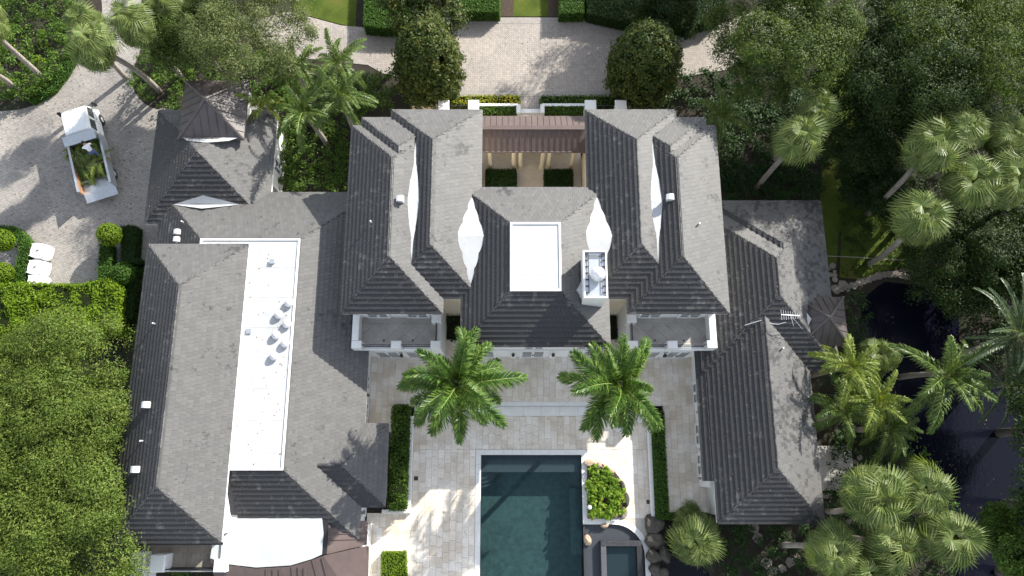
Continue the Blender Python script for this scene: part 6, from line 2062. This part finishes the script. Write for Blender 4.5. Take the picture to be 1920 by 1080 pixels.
# the heap of cut fronds: leaves and stalks piled in the bed
RT = Matrix.Translation((mid.x, mid.y, 0.02)) @ Matrix.Rotation(rotz, 4, 'Z')
heap = thing('frond_heap', 'heap of cut green and brown palm fronds in the truck bed', 'palm fronds', RT @ Vector(((bx0 + bx1) / 2, 0, 0.96)), rotz)
mound = MB()
hl = (bx1 - bx0) / 2
gn = 14
vs = []
for i in range(gn + 1):
    for j in range(gn + 1):
        x = -hl * 0.45 + (hl * 1.42) * i / gn
        y = -bw * 0.95 + bw * 1.9 * j / gn
        f = min(1, i / 4) * min(1, (gn - i) / 2 + 0.4)
        vs.append((x, y, 0.02 + f * (0.42 + 0.22 * mnoise.noise(Vector((x * 1.4, y * 1.4, 2)))) * (1 - 0.35 * abs(y / bw) ** 2)))
mound.add(vs, [(i * (gn + 1) + j, (i + 1) * (gn + 1) + j, (i + 1) * (gn + 1) + j + 1, i * (gn + 1) + j + 1) for i in range(gn) for j in range(gn)])
mound.build('packed_fronds', M['frond'], heap)
rs = random.Random(3)
for i in range(56):
    me = [FANS[0], FANS[1], FANS[2], FR['dry'][0], FR['green'][6], FR['yellow'][7]][i % 6]
    s_ = 0.72 if i % 6 < 3 else 0.42
    x, y = rs.uniform(-hl * 0.3, hl * 0.72), rs.uniform(-0.85, 0.85)
    link(me, 'cut_frond', heap, (x, y, 0.55 + rs.uniform(-0.1, 0.15)), (rs.uniform(-0.4, 0.4), rs.uniform(-0.15, 0.45), rs.uniform(0, 6.28)), s_)

# ================================================================ LEAF LITTER
def litter(label, poly, n, zf, size=0.11):
    xs = [p[0] for p in poly]
    ys = [p[1] for p in poly]
    X = min(xs) + RNG.random(n) * (max(xs) - min(xs))
    Y = min(ys) + RNG.random(n) * (max(ys) - min(ys))
    k = in_poly_np(X, Y, [Vector((p[0], p[1])) for p in poly])
    X, Y = X[k], Y[k]
    C = np.stack([X, Y, np.array([zf(x, y) for x, y in zip(X, Y)])], 1)
    tag(link(leaves_mesh('leaf_litter', C, unit_rows(np.array([0, 0, 1.0]) + RNG.normal(size=C.shape) * 0.25), size, M['dead_frond'], 0.5), 'leaf_litter'), label, kind='stuff')
litter('scattered dry leaves on the drive', px_poly([(0, 215), (110, 180), (250, 150), (290, 210), (270, 420), (180, 440), (60, 440), (0, 420)]), 420, lambda x, y: 0.035)
litter('scattered dry leaves on the forecourt', px_poly([(560, 40), (700, 60), (830, 40), (1160, 40), (1160, 175), (840, 175), (700, 120)]), 260, lambda x, y: 0.04, 0.09)
litter('scattered dry leaves on the pool terrace', [(-6.3, -6), (-2.5, -6), (-2.5, 1), (8.7, 1), (8.7, 3), (-6.3, 3)], 160, lambda x, y: LZ + 0.02, 0.08)
def on_roof(x, y):
    return max(roof_h(q, x, y) for q in BL) + 0.1
litter('dry leaves caught on the right wing roof', [(12.5, -3), (18.3, -3), (18.3, 5), (20.2, 6), (20.2, 16.5), (13.5, 16.5)], 260, on_roof, 0.09)
litter('dry leaves caught on the garage and west roofs', [(-24, 15.6), (-16.3, 15.6), (-16.3, 23.3), (-24, 23.3)], 160, on_roof, 0.09)
litter('dry leaves lying on the white flat roof', [(-16.0, 0), (-13.3, 0), (-13.3, 13), (-16.0, 13)], 60, lambda x, y: 3.3 + PITCH * 4.07 + 0.07, 0.1)

# ================================================================ PERSON bending over the heap
M['skin'] = plain('skin', (0.34, 0.2, 0.135), 0.6, 0.06, 8)
M['shirt'] = plain('white_shirt', (0.72, 0.72, 0.74), 0.8, 0.05, 8)
M['jeans'] = plain('blue_jeans', (0.06, 0.1, 0.2), 0.85, 0.15, 12)
M['hair'] = plain('dark_hair', (0.02, 0.016, 0.012), 0.7, 0.2, 20)
M['boot'] = plain('brown_boot', (0.06, 0.04, 0.03), 0.7)
def skin_obj(name, verts, edges, radii, root, mat, parent, sub=1):
    me = bpy.data.meshes.new(name)
    me.from_pydata([tuple(v) for v in verts], edges, [])
    o = bpy.data.objects.new(name, me)
    col.objects.link(o)
    md = o.modifiers.new('skin', 'SKIN')
    me.skin_vertices.new() if not me.skin_vertices else None
    for i, sv in enumerate(me.skin_vertices[0].data):
        r = radii[i]
        sv.radius = (r, r) if not hasattr(r, '__len__') else r
        sv.use_root = (i == root)
    md.use_smooth_shade = True
    s_ = o.modifiers.new('sub', 'SUBSURF')
    s_.levels = s_.render_levels = sub
    me.materials.append(M[mat])
    o.parent = parent
    return o
foot_pt = P(184, 293, 1.42)
foot_pt.z = 1.42
person = thing('person', 'person in a white shirt and blue jeans bending over the fronds in the truck bed', 'person', foot_pt, rotz + 0.35)
# own axes: +X the way the person leans, Z up from the soles
pel = Vector((0, 0, 0.86))
che = Vector((0.3, 0.0, 1.16))
nk = Vector((0.45, 0.0, 1.26))
hd0, hd1 = Vector((0.53, 0.0, 1.30)), Vector((0.63, 0.0, 1.34))
J = [pel, Vector((0.14, 0, 1.0)), che, nk, hd0, hd1]
Rr = [0.145, 0.14, 0.16, 0.06, 0.085, 0.085]
Ed = [(0, 1), (1, 2), (2, 3), (3, 4), (4, 5)]
for s_ in (-1, 1):
    b = len(J)
    J += [Vector((0.0, s_ * 0.1, 0.8)), Vector((0.06 + 0.08 * s_, s_ * 0.13, 0.45)), Vector((-0.06 + 0.12 * s_, s_ * 0.14, 0.08)), Vector((0.1 + 0.12 * s_, s_ * 0.15, 0.035))]
    Rr += [0.09, 0.066, 0.046, 0.04]
    Ed += [(0, b), (b, b + 1), (b + 1, b + 2), (b + 2, b + 3)]
    b = len(J)
    sh, el, wr = Vector((0.32, s_ * 0.2, 1.17)), Vector((0.42 + 0.05 * s_, s_ * 0.33, 0.95)), Vector((0.62 + 0.06 * s_, s_ * 0.22, 0.78))
    pm = wr + Vector((0.07, -s_ * 0.02, -0.03))
    J += [sh, el, wr, pm]
    Rr += [0.062, 0.046, 0.032, 0.036]
    Ed += [(2, b), (b, b + 1), (b + 1, b + 2), (b + 2, b + 3)]
    for k in range(4):
        f = len(J)
        ln = (0.075, 0.085, 0.08, 0.062)[k]
        q = pm + Vector((0.02, (k - 1.5) * 0.021, 0))
        J += [q + Vector((ln * 0.55, 0, -0.012)), q + Vector((ln * 0.85, 0, -0.05))]
        Rr += [0.009, 0.008]
        Ed += [(b + 3, f), (f, f + 1)]
    f = len(J)
    J += [pm + Vector((-0.005, -s_ * 0.045, -0.015)), pm + Vector((0.035, -s_ * 0.06, -0.035))]
    Rr += [0.011, 0.009]
    Ed += [(b + 3, f), (f, f + 1)]
body = skin_obj('body', J, Ed, Rr, 0, 'skin', person)
skin_obj('shirt', [Vector((-0.02, 0, 0.86)), Vector((0.15, 0, 1.01)), che, nk - Vector((0.03, 0, 0.01)), Vector((0.32, 0.2, 1.17)), Vector((0.44, 0.31, 0.99)), Vector((0.32, -0.2, 1.17)), Vector((0.38, -0.31, 0.99))],
         [(0, 1), (1, 2), (2, 3), (2, 4), (4, 5), (2, 6), (6, 7)], [0.18, 0.165, 0.18, 0.085, 0.085, 0.07, 0.085, 0.07], 0, 'shirt', person)
jv = [Vector((0.0, 0, 0.88))]
je = []
jr = [0.165]
for s_ in (-1, 1):
    b = len(jv)
    jv += [Vector((0.0, s_ * 0.1, 0.8)), Vector((0.06 + 0.08 * s_, s_ * 0.13, 0.45)), Vector((-0.06 + 0.12 * s_, s_ * 0.14, 0.11))]
    jr += [0.115, 0.085, 0.07]
    je += [(0, b), (b, b + 1), (b + 1, b + 2)]
skin_obj('jeans', jv, je, jr, 0, 'jeans', person)
for s_ in (-1, 1):
    skin_obj('boot', [Vector((-0.08 + 0.12 * s_, s_ * 0.14, 0.1)), Vector((-0.07 + 0.12 * s_, s_ * 0.14, 0.045)), Vector((0.13 + 0.12 * s_, s_ * 0.15, 0.04))], [(0, 1), (1, 2)], [0.06, 0.055, 0.045], 0, 'boot', person)
hb = MB()
hb.lathe([(0.02, -0.1), (0.085, -0.06), (0.108, 0.0), (0.1, 0.05), (0.06, 0.095), (0.01, 0.108)], 14)
ho = hb.build('hair', M['hair'], person, smooth=True)
ho.location = (0.555, 0, 1.36)
ho.rotation_euler = (0, 0.7, 0)
for nm, pt, r in (('nose', (0.715, 0, 1.285), 0.016), ('ear', (0.57, 0.095, 1.31), 0.022), ('ear', (0.57, -0.095, 1.31), 0.022)):
    MB().lathe([(r * 0.2, -r), (r * 0.9, -r * 0.4), (r, r * 0.2), (r * 0.3, r)], 8, pt).build(nm, M['skin'], person, smooth=True)
for s_ in (-1, 1):
    MB().lathe([(0.003, -0.008), (0.011, 0), (0.003, 0.008)], 8, (0.70, s_ * 0.033, 1.315)).build('eye', M['hair'], person)
MB().box(0.698, 0.706, -0.025, 0.025, 1.243, 1.251).build('mouth', M['boot'], person)
